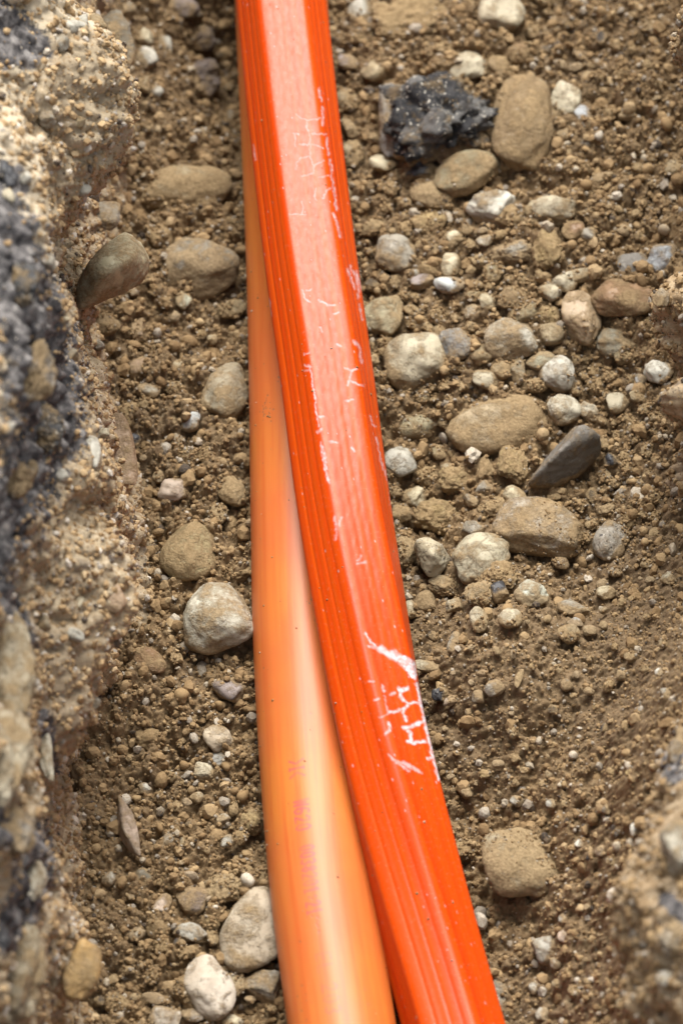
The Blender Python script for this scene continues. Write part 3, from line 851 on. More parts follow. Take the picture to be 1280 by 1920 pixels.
    (835, 1098, 70, 42, -5, 'tan', 'lump', .45, 'low tan stone below the smooth three-cornered one'),
    (798, 1128, 44, 42, -20, 'brownblue', 'round', .35, 'dark brown blue stone near the duct below the low tan one'),
    (851, 1136, 34, 28, 15, 'beige', 'ang', .25, 'small beige chip right of the dark brown blue stone'),
    (771, 1143, 30, 38, 0, 'beige', 'round', .35, 'pale stone peeping out behind the duct edge'),
    (800, 1250, 62, 24, -8, 'beige', 'round', .3, 'long pale stone lying across beside the white tear of the duct'),
    (850, 1205, 22, 44, -15, 'grey', 'ang', .35, 'narrow grey chip upright at the left foot of the soil mound'),
    (825, 1301, 34, 34, 0, 'black', 'lump', .3, 'dark crumb beside the white cracks of the duct', 'asphalt_chunk'),
    (846, 1314, 34, 18, 10, 'pink', 'slab', .3, 'flat pinkish pebble right of the dark crumb'),
    (895, 1306, 24, 26, 0, 'grey', 'ang', .3, 'small grey chip right of the flat pinkish pebble'),
    (926, 1290, 42, 34, 0, 'greyspeck', 'round', .4, 'grey pebble sprinkled with grains in the fine soil'),
    (904, 1262, 22, 14, -10, 'violet', 'ang', .3, 'small violet flake on the fine soil mound'),
    (962, 1219, 12, 30, 0, 'blue', 'ang', .3, 'bluish sliver standing on the soil mound'),
    (972, 1272, 14, 38, -15, 'cream', 'round', .3, 'white worm-like sliver on the soil mound'),
    (1046, 1256, 16, 18, 0, 'cream', 'round', .25, 'bright cream grain-sized pebble right of the soil mound'),
    (1062, 1284, 26, 26, 0, 'slate', 'round', .4, 'dark grey sunken pebble below the bright cream one'),
    (985, 1622, 168, 128, 5, 'crusty', 'round', .12, 'large dusty tan boulder sunk in soil at the lower right'),
    (868, 1592, 66, 42, 0, 'clod', 'lump', .45, 'low earth lump left of the large dusty tan boulder'),
    (1128, 1595, 26, 26, -20, 'pink', 'round', .2, 'small pinkish pebble right of the large dusty tan boulder'),
    (1090, 1583, 28, 18, -20, 'white', 'ang', .3, 'small white chip right of the large dusty tan boulder'),
    (1023, 1780, 62, 52, -8, 'palegrey', 'blocky', .25, 'pale grey block in soil below the large dusty tan boulder'),
    (1062, 1757, 36, 28, 0, 'pink', 'round', .2, 'pinkish white pebble behind the pale grey block'),
    (1042, 1806, 24, 24, 0, 'white', 'round', .2, 'round white pebble in front of the pale grey block'),
    (1205, 1622, 44, 44, 0, 'tan', 'round', .3, 'tan stone beside the foot of the lower right wall'),
    (940, 1868, 56, 70, 0, 'grey', 'lump', .4, 'grey lump half under the near end of the duct'),
    # left of the pipes
    (338, 12, 76, 46, -5, 'violet', 'round', .2, 'grey violet stone casting a dark hollow at the top left of the trench'),
    (275, 108, 44, 48, 0, 'white', 'round', .25, 'whitish stone by the upper left wall'),
    (270, 70, 34, 38, 0, 'cream', 'ang', .3, 'cream stone just above the whitish one by the upper left wall'),
    (311, 86, 26, 42, 15, 'palegrey', 'round', .3, 'pale grey upright pebble right of the cream stone'),
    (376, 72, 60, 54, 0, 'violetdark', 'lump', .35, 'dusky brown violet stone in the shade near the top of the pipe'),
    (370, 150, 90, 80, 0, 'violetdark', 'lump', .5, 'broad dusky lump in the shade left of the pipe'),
    (292, 173, 30, 26, -20, 'palegrey', 'round', .25, 'small grey egg-shaped pebble below the whitish stone'),
    (340, 352, 195, 100, 3, 'tandust', 'round', .38, 'big dusty brown boulder bulging from the soil at the upper left'),
    (372, 503, 156, 112, -8, 'bluecrust', 'round', .3, 'big blue grey boulder caked with earth beside the pipe'),
    (345, 563, 32, 38, 0, 'quartzgreen', 'round', .25, 'greenish white pebble below the earth-caked boulder'),
    (436, 578, 54, 38, 5, 'olive', 'round', .25, 'olive tan pebble against the pipe below the earth-caked boulder'),
    (300, 445, 50, 46, 0, 'clod', 'lump', .35, 'round earth clod left of the earth-caked blue grey boulder'),
    (288, 408, 15, 26, 10, 'violet', 'round', .2, 'tiny violet pebble under the big dusty brown boulder'),
    (196, 608, 64, 44, 0, 'brown', 'round', .3, 'brown stone in the shade below the stone jutting from the wall'),
    (260, 618, 28, 44, 0, 'pink', 'ang', .4, 'pinkish chip right of the brown stone in the shade'),
    (398, 636, 21, 21, 0, 'cream', 'round', .15, 'tiny round cream pebble above the beige boulder by the pipe'),
    (424, 732, 88, 116, -12, 'beigedust', 'blocky', .2, 'beige grey boulder leaning against the pipe at mid-height'),
    (268, 690, 48, 52, 0, 'pinkbrown', 'ang', .4, 'pinkish brown stone half sunk right of the left wall'),
    (324, 684, 38, 26, -15, 'cream', 'ang', .3, 'cream chip right of the pinkish brown sunken stone'),
    (277, 732, 50, 34, -5, 'crustywhite', 'round', .3, 'white grey pebble wrapped in soil below the pinkish brown stone'),
    (276, 757, 34, 26, 0, 'olive', 'round', .3, 'olive pebble under the soil-wrapped white grey one'),
    (357, 790, 40, 40, 0, 'bluewhite', 'round', .25, 'pale blue speckled pebble among brown soil left of the pipe'),
    (321, 789, 42, 32, 0, 'slateolive', 'ang', .3, 'dark olive chip left of the pale blue speckled pebble'),
    (331, 828, 30, 26, -30, 'palegrey', 'ang', .25, 'pale angular chip below the dark olive one'),
    (244, 776, 36, 52, -10, 'ochre', 'round', .3, 'orange ochre stone at the foot of the left wall'),
    (325, 921, 58, 50, -5, 'pink', 'ang', .22, 'pinkish white pointed stone in the left soil'),
    (376, 897, 34, 24, 12, 'white', 'round', .25, 'whitish grey pebble above and right of the pinkish pointed stone'),
    (297, 893, 22, 28, 0, 'cream', 'round', .25, 'small cream pebble above and left of the pinkish pointed stone'),
    (234, 930, 16, 20, 0, 'grey', 'round', .25, 'small grey pebble by the wall foot left of the pinkish pointed stone'),
    (436, 921, 56, 66, 0, 'tandust', 'round', .3, 'dusty tan ball of stone beside the pipe'),
    (355, 1037, 110, 118, -5, 'yellow', 'round', .28, 'yellow tan boulder strewn with grains behind the big whitish one'),
    (346, 1048, 26, 20, 10, 'palegrey', 'round', .0, 'little grey pebble sitting on the yellow tan boulder'),
    (384, 1068, 24, 26, 0, 'violet', 'lump', .0, 'violet brown flake stuck on the right flank of the yellow tan boulder'),
    (446, 1072, 76, 44, 12, 'brown', 'lump', .4, 'brown earthy slab between the big whitish boulder and the pipe'),
    (405, 1157, 136, 132, 10, 'whitedust', 'round', .2, 'big whitish boulder dusted with sand, touching the pipe'),
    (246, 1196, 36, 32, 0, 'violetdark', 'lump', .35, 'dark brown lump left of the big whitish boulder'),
    (222, 1222, 26, 22, 0, 'grey', 'round', .3, 'grey pebble by the wall left of the reddish brown stone'),
    (280, 1240, 76, 48, -30, 'redbrown', 'round', .25, 'reddish brown slanting stone below the big whitish boulder'),
    (430, 1290, 62, 46, -35, 'violet', 'slab', .35, 'flat violet grey stone set in soil beside the pipe'),
    (409, 1385, 58, 54, 0, 'pinkbeige', 'round', .18, 'beige disc-shaped pebble near the pipe'),
    (408, 1424, 40, 34, 0, 'bluegrain', 'round', .15, 'blue grey round pebble just below the beige disc'),
    (425, 1404, 18, 16, 0, 'black', 'lump', .2, 'black crumb wedged between the beige disc and the blue grey pebble', 'asphalt_chunk'),
    (384, 1447, 64, 36, -10, 'beige', 'tri', .15, 'beige three-cornered pebble below the blue grey round one'),
    (278, 1385, 52, 42, 0, 'clodred', 'lump', .35, 'rust brown clod left of the beige disc'),
    (335, 1305, 28, 28, 0, 'ochre', 'round', .3, 'ochre pebble right of and below the reddish brown stone'),
    (272, 1478, 28, 22, -30, 'white', 'round', .2, 'white bean-like pebble above the long pink shard'),
    (242, 1548, 44, 142, 0, 'shard', [(221, 1482, .012), (228, 1510, -.002), (238, 1508, .012), (218, 1560, .004), (240, 1600, .004), (268, 1616, .010), (262, 1560, .012), (252, 1525, .010), (232, 1560, .014)], .25, 'long pointed pinkish shard of stone lying by the left wall', 'stone_shard'),
    (369, 1495, 26, 22, -10, 'beige', 'round', .2, 'small beige pebble below the three-cornered one'),
    (351, 1504, 20, 16, 0, 'bluewhite', 'round', .15, 'tiny bluish white pebble left of the small beige one'),
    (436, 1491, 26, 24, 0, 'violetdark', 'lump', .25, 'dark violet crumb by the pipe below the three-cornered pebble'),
    (418, 1534, 28, 20, 20, 'white', 'ang', .2, 'tiny white triangular chip near the pipe'),
    (438, 1517, 18, 26, 0, 'tan', 'round', .2, 'tiny tan pebble above the white triangular chip'),
    (471, 1540, 46, 48, 0, 'ochre', 'lump', .25, 'ochre brown clod touching the pipe'),
    (450, 1570, 34, 30, 0, 'ochre', 'round', .25, 'ochre pebble left of the clod touching the pipe'),
    (426, 1577, 26, 28, -15, 'palegrey', 'round', .15, 'smooth pale grey pebble left of the ochre pebbles by the pipe'),
    (317, 1575, 26, 26, 0, 'whitespeck', 'round', .2, 'speckled white pebble right of the long pink shard'),
    (340, 1578, 17, 26, 15, 'cream', 'round', .2, 'slim cream pebble beside the speckled white one'),
    (386, 1594, 18, 18, 0, 'tan', 'round', .2, 'tiny tan pebble left of the smooth pale grey one'),
    (270, 1643, 36, 36, 0, 'slateolive', 'round', .3, 'dark grey pebble at the lower tip of the long pink shard'),
    (224, 1632, 12, 18, -10, 'bluedark', 'round', .2, 'tiny dark blue pebble left of the dark grey one'),
    (418, 1667, 76, 62, 20, 'crusty', 'lump', .3, 'dusty tan lump behind the large boulder at the lower left'),
    (362, 1690, 66, 56, 0, 'violetcrust', 'round', .3, 'violet brown stone crusted with soil left of the dusty tan lump'),
    (302, 1698, 34, 52, -20, 'pink', 'round', .2, 'peach cream pebble left of the violet brown crusted stone'),
    (474, 1745, 125, 152, 0, 'bigbeige', 'round', .22, 'large beige boulder against the pipe at the lower left'),
    (357, 1748, 66, 38, -10, 'palegrey', 'round', .18, 'pale grey ellipsoid pebble left of the large lower left boulder'),
    (395, 1729, 36, 36, 0, 'ochre', 'round', .25, 'tan pebble between the ellipsoid pebble and the large boulder'),
    (398, 1760, 26, 32, 0, 'tan', 'lump', .3, 'sandy lump right of the ellipsoid pebble'),
    (297, 1738, 48, 46, -25, 'brown', 'round', .3, 'brown stone below the peach cream pebble'),
    (337, 1770, 26, 20, -15, 'black', 'ang', .2, 'glossy black flake under the ellipsoid pebble', 'asphalt_chunk'),
    (354, 1785, 50, 22, 10, 'brown', 'round', .25, 'brown flat pebble below the glossy black flake'),
    (306, 1775, 36, 36, 0, 'clod', 'lump', .3, 'earth crumb left of the glossy black flake'),
    (258, 1752, 32, 28, 0, 'white', 'lump', .3, 'white crumbly pebble left of the brown stones'),
    (393, 1853, 92, 116, 22, 'pinkwhite', 'round', .2, 'pink white boulder half covered by soil at the lower left'),
    (355, 1858, 70, 70, 10, 'clod', 'lump', .4, 'soil heaped against the left of the pink white boulder'),
    (428, 1814, 56, 24, -8, 'palegrey', 'round', .15, 'long pale grey pebble under the large beige boulder'),
    (441, 1847, 42, 48, 0, 'crusty', 'lump', .2, 'dusty beige pebble right of the pink white boulder'),
    (492, 1846, 72, 56, -20, 'greyspeck', 'ang', .25, 'grey rough stone beside the pipe near the bottom'),
    (469, 1873, 22, 16, 0, 'pink', 'round', .2, 'tiny pinkish pebble below the dusty beige one'),
    (290, 1872, 52, 24, -28, 'pinkwhite', 'round', .18, 'long pinkish white pebble left of the pink white boulder'),
    (254, 1870, 22, 16, 0, 'cream', 'round', .25, 'small cream pebble left of the long pinkish white one'),
    (219, 1880, 48, 42, 0, 'ochre', 'round', .25, 'ochre lump near the bottom left wall'),
    (187, 1876, 24, 24, 0, 'black', 'lump', .25, 'black crumb beside the ochre lump at the bottom left', 'asphalt_chunk'),
    (310, 1912, 64, 56, 0, 'pinkwhite', 'round', .25, 'pinkish cream stone cut by the bottom edge'),
    (361, 1903, 46, 28, -10, 'pinkwhite', 'round', .25, 'pale flat pebble at the bottom edge below the pink white boulder'),
    (435, 1915, 44, 30, 0, 'cream', 'round', .25, 'cream stone at the bottom edge nearest the pipe'),
    (454, 1658, 17, 22, 0, 'white', 'round', .15, 'tiny white pebble behind the large beige boulder'),
    (468, 1661, 20, 20, 0, 'grey', 'round', .2, 'tiny grey pebble beside the tiny white one behind the large boulder'),
    (464, 1633, 22, 18, 0, 'tan', 'ang', .2, 'tiny tan chip above the tiny white pebble by the pipe'),
    (488, 1642, 26, 34, -20, 'olive', 'round', .25, 'olive pebble touching the pipe above the large beige boulder'),
    (338, 1618, 20, 10, 0, 'white', 'round', .2, 'flat white pebble below the slim cream one'),
    (330, 1555, 18, 16, 0, 'ochre', 'round', .2, 'small orange ochre pebble above the speckled white one'),
]
for s_ in STONES:
    put_stone(*s_[:9], name=(s_[9] if len(s_) > 9 else ('earth_clod' if s_[5] in ('clod', 'clodred') else None)))

CH = [o_ for o_ in S.objects if o_.get('label', '').startswith('crumbly black asphalt chunk')][0]
fc = put_stone(738, 222, 66, 140, 6, 'slatepale', 'ang', .12, '', 'stone', tall=1.0)
for k_ in ('label', 'category'):
    del fc[k_]
fc.name = 'weathered_face'
fc.parent = CH
fc.location = fc.location - CH.location

# stones set in the two walls
put_stone(222, 508, 132, 128, 0, 'olivecream', [(140, 590, .100), (140, 520, .112), (180, 465, .120), (238, 428, .112), (276, 456, .106), (290, 500, .100), (270, 536, .098), (226, 560, .098), (200, 510, .128), (245, 480, .124), (170, 550, .072), (232, 525, .070), (258, 495, .075), (230, 455, .075)], 0, 'olive beige stone jutting out of the left wall with soil on top', 'boulder', z=.095, tall=.6)
put_stone(228, 838, 52, 150, 8, 'pinkbrown', 'round', 0, 'brown glassy stone embedded in the edge of the left wall', 'boulder', z=.045, tall=.6)
put_stone(168, 848, 44, 62, 0, 'white', 'round', 0, 'blurred white pebble stuck in the left wall beside the dark asphalt', 'stone', z=.155)
put_stone(176, 352, 30, 46, 0, 'pinkwhite', 'round', 0, 'pinkish white pebble stuck in the left wall above the jutting stone', 'stone', z=.12)
put_stone(202, 405, 50, 60, 0, 'grey', 'ang', 0, 'grey chip lodged in the left wall behind the jutting stone', 'stone', z=.05)
put_stone(216, 85, 80, 150, 0, 'slateolive', 'round', 0, 'dark boulder behind the sharp earth bulge of the upper left wall', 'boulder', z=.07)
put_stone(155, 1818, 72, 110, 0, 'orange', 'round', 0, 'orange ochre stone bulging from the lower left wall', 'boulder', z=.075)
put_stone(215, 1120, 44, 60, 0, 'pinkbrown', 'round', 0, 'pinkish brown pebble in the edge of the left wall beside the whitish boulder', 'stone', z=.13)
put_stone(1238, 560, 34, 38, 0, 'rock', 'round', 0, 'wet brown pebble sparkling in the bulge of the right wall', 'stone', z=.135)
def on_wall(WV, px, py):
    Q = WV.reshape(-1, 3)
    xx, yy_ = to_px(Q)
    d = (xx - px) ** 2 + (yy_ - py) ** 2
    near = np.nonzero(d < max(64, d.min() * 1.5))[0]
    return Q[near[np.argmin((Q[near] - CAM) @ FWD)]]


def wall_stone(WV, px, py, w, h, rot, col, shape, label, name, dx=0.0):
    Q = on_wall(WV, px, py)
    xq, yq = to_px(Q)
    return put_stone(float(xq) + dx, float(yq), w, h, rot, col, shape, 0, label, name, z=float(Q[2]), tall=.85)


wall_stone(RWV, 1262, 1590, 80, 100, 20, 'rockgrey', 'ang', 'blurred grey brown rock in the lower right wall', 'boulder', 14)
wall_stone(RWV, 1250, 1765, 70, 70, 10, 'rock', 'lump', 'blurred brown rock in the lower right wall below the grey brown one', 'boulder', 12)
wall_stone(RWV, 1265, 1410, 70, 100, 0, 'asphaltgrey', 'lump', 'blurred dark grey stone in the right wall above the lower rocks', 'stone', 10)
wall_stone(RWV, 1238, 1830, 30, 34, 0, 'white', 'round', 'blurred white pebble in the bottom right wall', 'stone', 2)


# dark broken asphalt in the left wall: parts of that wall
ar = np.random.default_rng(9)
LUMPS = [(50, 520, 60, 110, 10, 'asphaltdark'), (75, 700, 90, 120, -15, 'asphaltgrey'), (95, 810, 70, 100, 5, 'asphaltdark'), (40, 900, 80, 90, 10, 'asphaltgrey'),
         (25, 330, 36, 60, 15, 'black'), (92, 1390, 30, 150, 10, 'whitecrust'), (40, 1560, 80, 100, 0, 'asphaltgrey'), (75, 1640, 50, 100, 0, 'whitecrust'), (10, 1760, 50, 60, 0, 'black'),
         (25, 1260, 110, 280, 5, 'palebank'), (15, 1430, 120, 200, 0, 'palebank'), (35, 1830, 130, 200, 0, 'palebank')]
for (px, py, w, h, rot, col) in LUMPS:
    Q = on_wall(LWV, px, py)
    xq, yq = to_px(Q)
    o = put_stone(float(xq) - 4, float(yq), w, h, rot, col, 'lump', 0, '', 'stone', z=float(Q[2]), tall=.9)
    for k_ in ('label', 'category'):
        del o[k_]
    o.name = 'pale_lump' if col in ('palebank', 'whitecrust') else 'asphalt_lump'
    o.parent = LW

wr_ = np.random.default_rng(21)
for k_ in range(26):
    px, py = wr_.uniform(20, 200), wr_.uniform(20, 1850)
    Q = on_wall(LWV, px, py)
    xq, yq = to_px(Q)
    put_stone(float(xq) - 3, float(yq), wr_.uniform(14, 34), wr_.uniform(18, 40), wr_.uniform(0, 90), wr_.choice(['tan', 'palegrey', 'beige', 'grey']), wr_.choice(['round', 'ang']), 0,
              'small pebble stuck in the crumbly earth of the left trench wall', 'pebble', z=float(Q[2]), tall=.9, group='pebbles stuck in the left wall')

# dusty stones bedded in the gravel, too alike to tell apart
CEN = np.array([(s_[0], s_[1], max(s_[2], s_[3]) * .5) for s_ in STONES], float)
er = np.random.default_rng(303)
EMB = [('tan', 'dusty tan stone bedded between larger stones of the trench floor', 'dusty tan bedded stones'), ('clod', 'small brown earth clod bedded between the stones of the trench floor', 'small bedded earth clods'),
       ('olive', 'dusty olive stone bedded between larger stones of the trench floor', 'dusty olive bedded stones'), ('crusty', 'earth-crusted pale stone bedded between larger stones of the trench floor', 'earth-crusted bedded stones')]
done = 0
while done < 165:
    if done < 112:
        px, py = er.uniform(690, 1230), er.uniform(380, 1010)
        xr = np.interp(py, [0, 500, 1000, 1400, 1900], [622, 680, 745, 820, 955])
        if px < xr:
            continue
    elif done < 135:
        px, py = er.uniform(640, 1240), er.uniform(0, 380)
    else:
        px, py = er.uniform(240, 470), er.uniform(100, 1880)
    s0 = er.uniform(15, 38)
    if (np.hypot(CEN[:, 0] - px, CEN[:, 1] - py) < CEN[:, 2] * .85 + s0 * .38).any():
        continue
    CEN = np.vstack([CEN, [px, py, s0 * .5]])
    kd = EMB[er.choice(4, p=[.28, .38, .14, .20])]
    put_stone(px, py, s0 * er.uniform(.9, 1.25), s0 * er.uniform(.7, 1.0), er.uniform(0, 180), kd[0], 'lump' if kd[0] == 'clod' else er.choice(['round', 'ang', 'lump']), .3, kd[1],
              'earth_clod' if kd[0] == 'clod' else 'stone', group=kd[2])
    done += 1

# loose pebbles too alike to tell apart
pr = np.random.default_rng(77)
KINDS = [('white', 'tiny whitish pebble lying loose among the fine soil crumbs of the trench floor', 'loose whitish pebbles'),
         ('palegrey', 'tiny pale grey pebble lying loose among the fine soil crumbs of the trench floor', 'loose pale grey pebbles'),
         ('tan', 'tiny tan pebble lying loose among the fine soil crumbs of the trench floor', 'loose tan pebbles'),
         ('ochre', 'tiny ochre pebble lying loose among the fine soil crumbs of the trench floor', 'loose ochre pebbles'),
         ('black', 'tiny black crumb lying loose among the fine soil crumbs of the trench floor', 'loose black crumbs'),
         ('grey', 'tiny dull grey pebble lying loose among the fine soil crumbs of the trench floor', 'loose dull grey pebbles')]
done = 0
while done < 190:
    px, py = pr.uniform(190, 1250), pr.uniform(10, 1910)
    xl = np.interp(py, [0, 500, 1000, 1400, 1900], [430, 455, 465, 478, 530])
    xr = np.interp(py, [0, 500, 1000, 1400, 1900], [622, 680, 745, 820, 955])
    s0 = pr.uniform(9, 21) if done < 150 else pr.uniform(18, 30)
    if xl - 8 < px < xr + 8 or (np.hypot(CEN[:, 0] - px, CEN[:, 1] - py) < CEN[:, 2] + s0 * .6).any():
        continue
    if px < xl and px < 240 and py < 1300:
        continue
    CEN = np.vstack([CEN, [px, py, s0 * .6]])
    kd = KINDS[pr.choice(6, p=[.2, .2, .24, .12, .09, .15])]
    put_stone(px, py, s0 * pr.uniform(.8, 1.3), s0 * pr.uniform(.7, 1.1), pr.uniform(0, 180), kd[0], pr.choice(['round', 'ang', 'lump']), .25, kd[1], 'pebble', group=kd[2])
    done += 1


# ------------------------------------------------------------------ pipes
def pipe_path(pts, r):
    """pts: photo row -> (column of the axis, height of the axis)."""
    P = np.array([at(x, y, z) for (y, x, z) in pts])
    P = P[np.argsort(P[:, 1])]
    yy = np.concatenate([np.arange(P[0, 1], -0.40, 0.004), np.arange(-0.40, 0.46, 0.0005), np.arange(0.46, P[-1, 1], 0.004)])
    return np.stack([spline(P[:, 1], P[:, 0], yy), yy, spline(P[:, 1], P[:, 2], yy)], 1)


def sweep(path, phis, rad, twist):
    """rad(phi) profile; phi measured from straight up, positive to the right; twist per point in radians."""
    T = np.gradient(path, axis=0)
    T /= np.linalg.norm(T, axis=1)[:, None]
    Rt = np.cross(T, [0, 0, 1.0])
    Rt /= np.linalg.norm(Rt, axis=1)[:, None]
    U = np.cross(Rt, T)
    rr = rad(phis)[None, :]
    A = phis[None, :] + twist[:, None]
    V = path[:, None, :] + rr[..., None] * (np.sin(A)[..., None] * Rt[:, None, :] + np.cos(A)[..., None] * U[:, None, :])
    return V


def seg_mark(X, Y, strokes, width, soft=1.5):
    """Ink laid along strokes: 1 on the stroke, 0 off it."""
    out = np.zeros_like(X)
    for st in strokes:
        wd = width
        for (x0, y0), (x1, y1) in zip(st[:-1], st[1:]):
            dx, dy = x1 - x0, y1 - y0
            L2 = dx * dx + dy * dy + 1e-9
            sel = (X > min(x0, x1) - wd - 6) & (X < max(x0, x1) + wd + 6) & (Y > min(y0, y1) - wd - 6) & (Y < max(y0, y1) + wd + 6)
            if not sel.any():
                continue
            xs, ys = X[sel], Y[sel]
            tt = np.clip(((xs - x0) * dx + (ys - y0) * dy) / L2, 0, 1)
            d = np.hypot(xs - x0 - tt * dx, ys - y0 - tt * dy)
            out[sel] = np.maximum(out[sel], np.clip((wd - d) / soft + 0.5, 0, 1))
    return out


def add_uv(me, U, Vv):
    uv = me.uv_layers.new(name='UVMap')
    li = np.empty(len(me.loops), dtype=np.int32)
    me.loops.foreach_get('vertex_index', li)
    uv.data.foreach_set('uv', np.stack([U.ravel()[li], Vv.ravel()[li]], 1).astype(np.float32).ravel())


def phi_axis():
    up = np.linspace(-math.radians(105), math.radians(105), 230)
    dn = np.linspace(math.radians(105), math.radians(255), 30)[1:-1]
    return np.concatenate([up, dn])


PH = phi_axis()
LR = 0.0247
left_edge = [(-2500, 400), (-600, 425), (-300, 432), (0, 442), (250, 453), (500, 463), (750, 468), (1000, 471), (1200, 475), (1400, 485), (1600, 500), (1700, 510), (1800, 523), (1900, 537), (2100, 566), (2400, 625), (3000, 760), (6000, 1200)]
lp = []
for (yy_, xe) in left_edge:
    hw = 93 * (1 + (yy_ - 960) * 0.000085)
    lp.append((yy_, xe + hw, 0.020))
LP = pipe_path(lp, LR)
LV = sweep(LP, PH, lambda p: np.full_like(p, LR), np.zeros(len(LP)))
nP, nC = LV.shape[:2]
lme = mesh_from('conduit_pipe', LV.reshape(-1, 3), grid_faces(nP, nC, True)[:, ::-1])
arc = np.concatenate([[0], np.cumsum(np.linalg.norm(np.diff(LP, axis=0), axis=1))])
Ug = np.broadcast_to(PH[None, :] * LR, (nP, nC))
Vg = np.broadcast_to(arc[:, None], (nP, nC))
add_uv(lme, Ug, Vg)

# faint printed line along the pipe: a stroke font, letter tops towards the right pipe
FONT = {
    '>': [[(0, 1), (.8, .5), (0, 0)]], '<': [[(.8, 1), (0, .5), (.8, 0)]], 'I': [[(.4, 0), (.4, 1)], [(.2, 0), (.6, 0)], [(.2, 1), (.6, 1)]],
    'W': [[(0, 1), (.1, 0), (.4, .8), (.7, 0), (.8, 1)]], '6': [[(.7, .95), (.3, 1), (0, .6), (0, .2), (.3, 0), (.7, .1), (.75, .4), (.4, .55), (.05, .4)]],
    '2': [[(0, .8), (.3, 1), (.7, .9), (.7, .6), (0, 0), (.8, 0)]], '0': [[(.4, 0), (.05, .2), (.05, .8), (.4, 1), (.75, .8), (.75, .2), (.4, 0)]],
    '8': [[(.4, .52), (.05, .75), (.4, 1), (.75, .75), (.4, .52), (0, .25), (.4, 0), (.8, .25), (.4, .52)]],
    '1': [[(.15, .8), (.45, 1), (.45, 0)], [(.2, 0), (.7, 0)]], ':': [[(.35, .25), (.4, .3)], [(.35, .7), (.4, .75)]],
    '3': [[(0, .9), (.4, 1), (.75, .8), (.4, .55), (.75, .25), (.4, 0), (0, .1)]], 'E': [[(.75, 1), (.05, 1), (.05, 0), (.75, 0)], [(.05, .5), (.6, .5)]],
    'L': [[(.05, 1), (.05, 0), (.75, 0)]], ' ': [],
}


def lay_text(txt, u0, v0, size, adv):
    """u rises across the pipe to the right (letter tops), v falls towards the viewer."""
    st = []
    v = v0
    for ch in txt:
        for s_ in FONT[ch]:
            st.append([(u0 + py_ * size, v - px_ * adv * 0.8) for (px_, py_) in s_])
        v -= adv
    return st


def uv_at(px, py):
    """Where on the left pipe a spot of the photograph lies."""
    xx, yy_ = to_px(LV)
    j = np.argmin((xx - px) ** 2 + (yy_ - py) ** 2 + 1e6 * (np.cos(PH)[None, :] < 0.1))
    return Ug.ravel()[j], Vg.ravel()[j]


ink = np.zeros((nP, nC))
for (txt, (px0, py0), hpx, vpx, depth) in [('>I<', (552, 1425), 28, 36, .9), ('W620', (562, 1500), 28, 60, .85), ('0038201:21', (573, 1585), 27, 130, .75),
                                           (' EL', (600, 1765), 27, 66, .3), ('203', (616, 1845), 27, 62, .4)]:
    u0, v0 = uv_at(px0, py0)
    u1, v1 = uv_at(px0 + vpx * 0.16, py0 + vpx)
    sz = hpx * FW / 1280 * 0.95
    ad = (v0 - v1) / len(txt)
    m = seg_mark(Ug * 1000, Vg * 1000, [[(a * 1000, b * 1000) for a, b in s_] for s_ in lay_text(txt, u0 - 0.003, v0, sz, ad)], 0.5, 0.5)
    ink = np.maximum(ink, m * depth)
ink *= 0.55 + 0.45 * np.clip(vn2(Ug.ravel() / 0.003, Vg.ravel() / 0.003, 5).reshape(ink.shape) + 0.6, 0, 1)
add_attr(lme, 'ink', ink)
# scattered dirt specks
spk = np.zeros((nP, nC))
sr = np.random.default_rng(4)
for k in range(150):
    uu, vv = sr.uniform(-0.030, 0.030), sr.uniform(arc[0] + 0.05, arc[-1])
    sel = (np.abs(Ug - uu) < 0.002) & (np.abs(Vg - vv) < 0.002)
    spk[sel] = np.maximum(spk[sel], np.clip(1.4 - np.hypot(Ug[sel] - uu, Vg[sel] - vv) / sr.uniform(0.0002, 0.0006), 0, 1))
for (px, py, n_) in [(500, 765, 26), (525, 700, 6), (600, 1735, 14), (570, 1880, 8), (585, 1130, 6)]:
    u0, v0 = uv_at(px, py)
    for k in range(n_):
        uu, vv = u0 + sr.normal() * 0.002, v0 + sr.normal() * 0.004
        sel = (np.abs(Ug - uu) < 0.002) & (np.abs(Vg - vv) < 0.002)
        spk[sel] = np.maximum(spk[sel], np.clip(1.4 - np.hypot(Ug[sel] - uu, Vg[sel] - vv) / sr.uniform(0.0002, 0.0006), 0, 1))
add_attr(lme, 'specks', spk)

t = NT('orange_pipe')
uvn = t.n('ShaderNodeUVMap').outputs[0]
mp = t.n('ShaderNodeMapping')
mp.inputs['Scale'].default_value = (1.0, 0.035, 1.0)
t.l(uvn, mp.inputs['Vector'])
st1 = t.noise(mp.outputs[0], 260, 4, 0.6)
bl = t.noise(uvn, 16, 3, 0.5)
c1 = t.mix(t.ramp(bl, [(0.35, 0.0), (0.65, 1.0)]), (0.50, 0.125, 0.030), (0.52, 0.155, 0.027))
c1 = t.mix(t.ramp(st1, [(0.45, 0.0), (0.70, 0.8)]), c1, (0.46, 0.090, 0.018))
att = t.n('ShaderNodeAttribute', attribute_name='ink').outputs['Fac']
c1 = t.mix(t.math('MULTIPLY', att, 0.85), c1, (0.33, 0.055, 0.085))
ats = t.n('ShaderNodeAttribute', attribute_name='specks').outputs['Fac']
c1 = t.mix(ats, c1, (0.20, 0.10, 0.05))
dst = t.ramp(t.noise(uvn, 900, 5, 0.75), [(0.62, 0.0), (0.74, 0.45)])
c1 = t.mix(dst, c1, (0.46, 0.24, 0.13))
t.l(c1, t.b.inputs['Base Color'])
t.l(t.ramp(t.noise(mp.outputs[0], 90, 3, 0.6), [(0.3, 0.40), (0.7, 0.50)]), t.b.inputs['Roughness'])
t.b.inputs['Specular IOR Level'].default_value = 0.38
t.b.inputs['Subsurface Weight'].default_value = 0.25
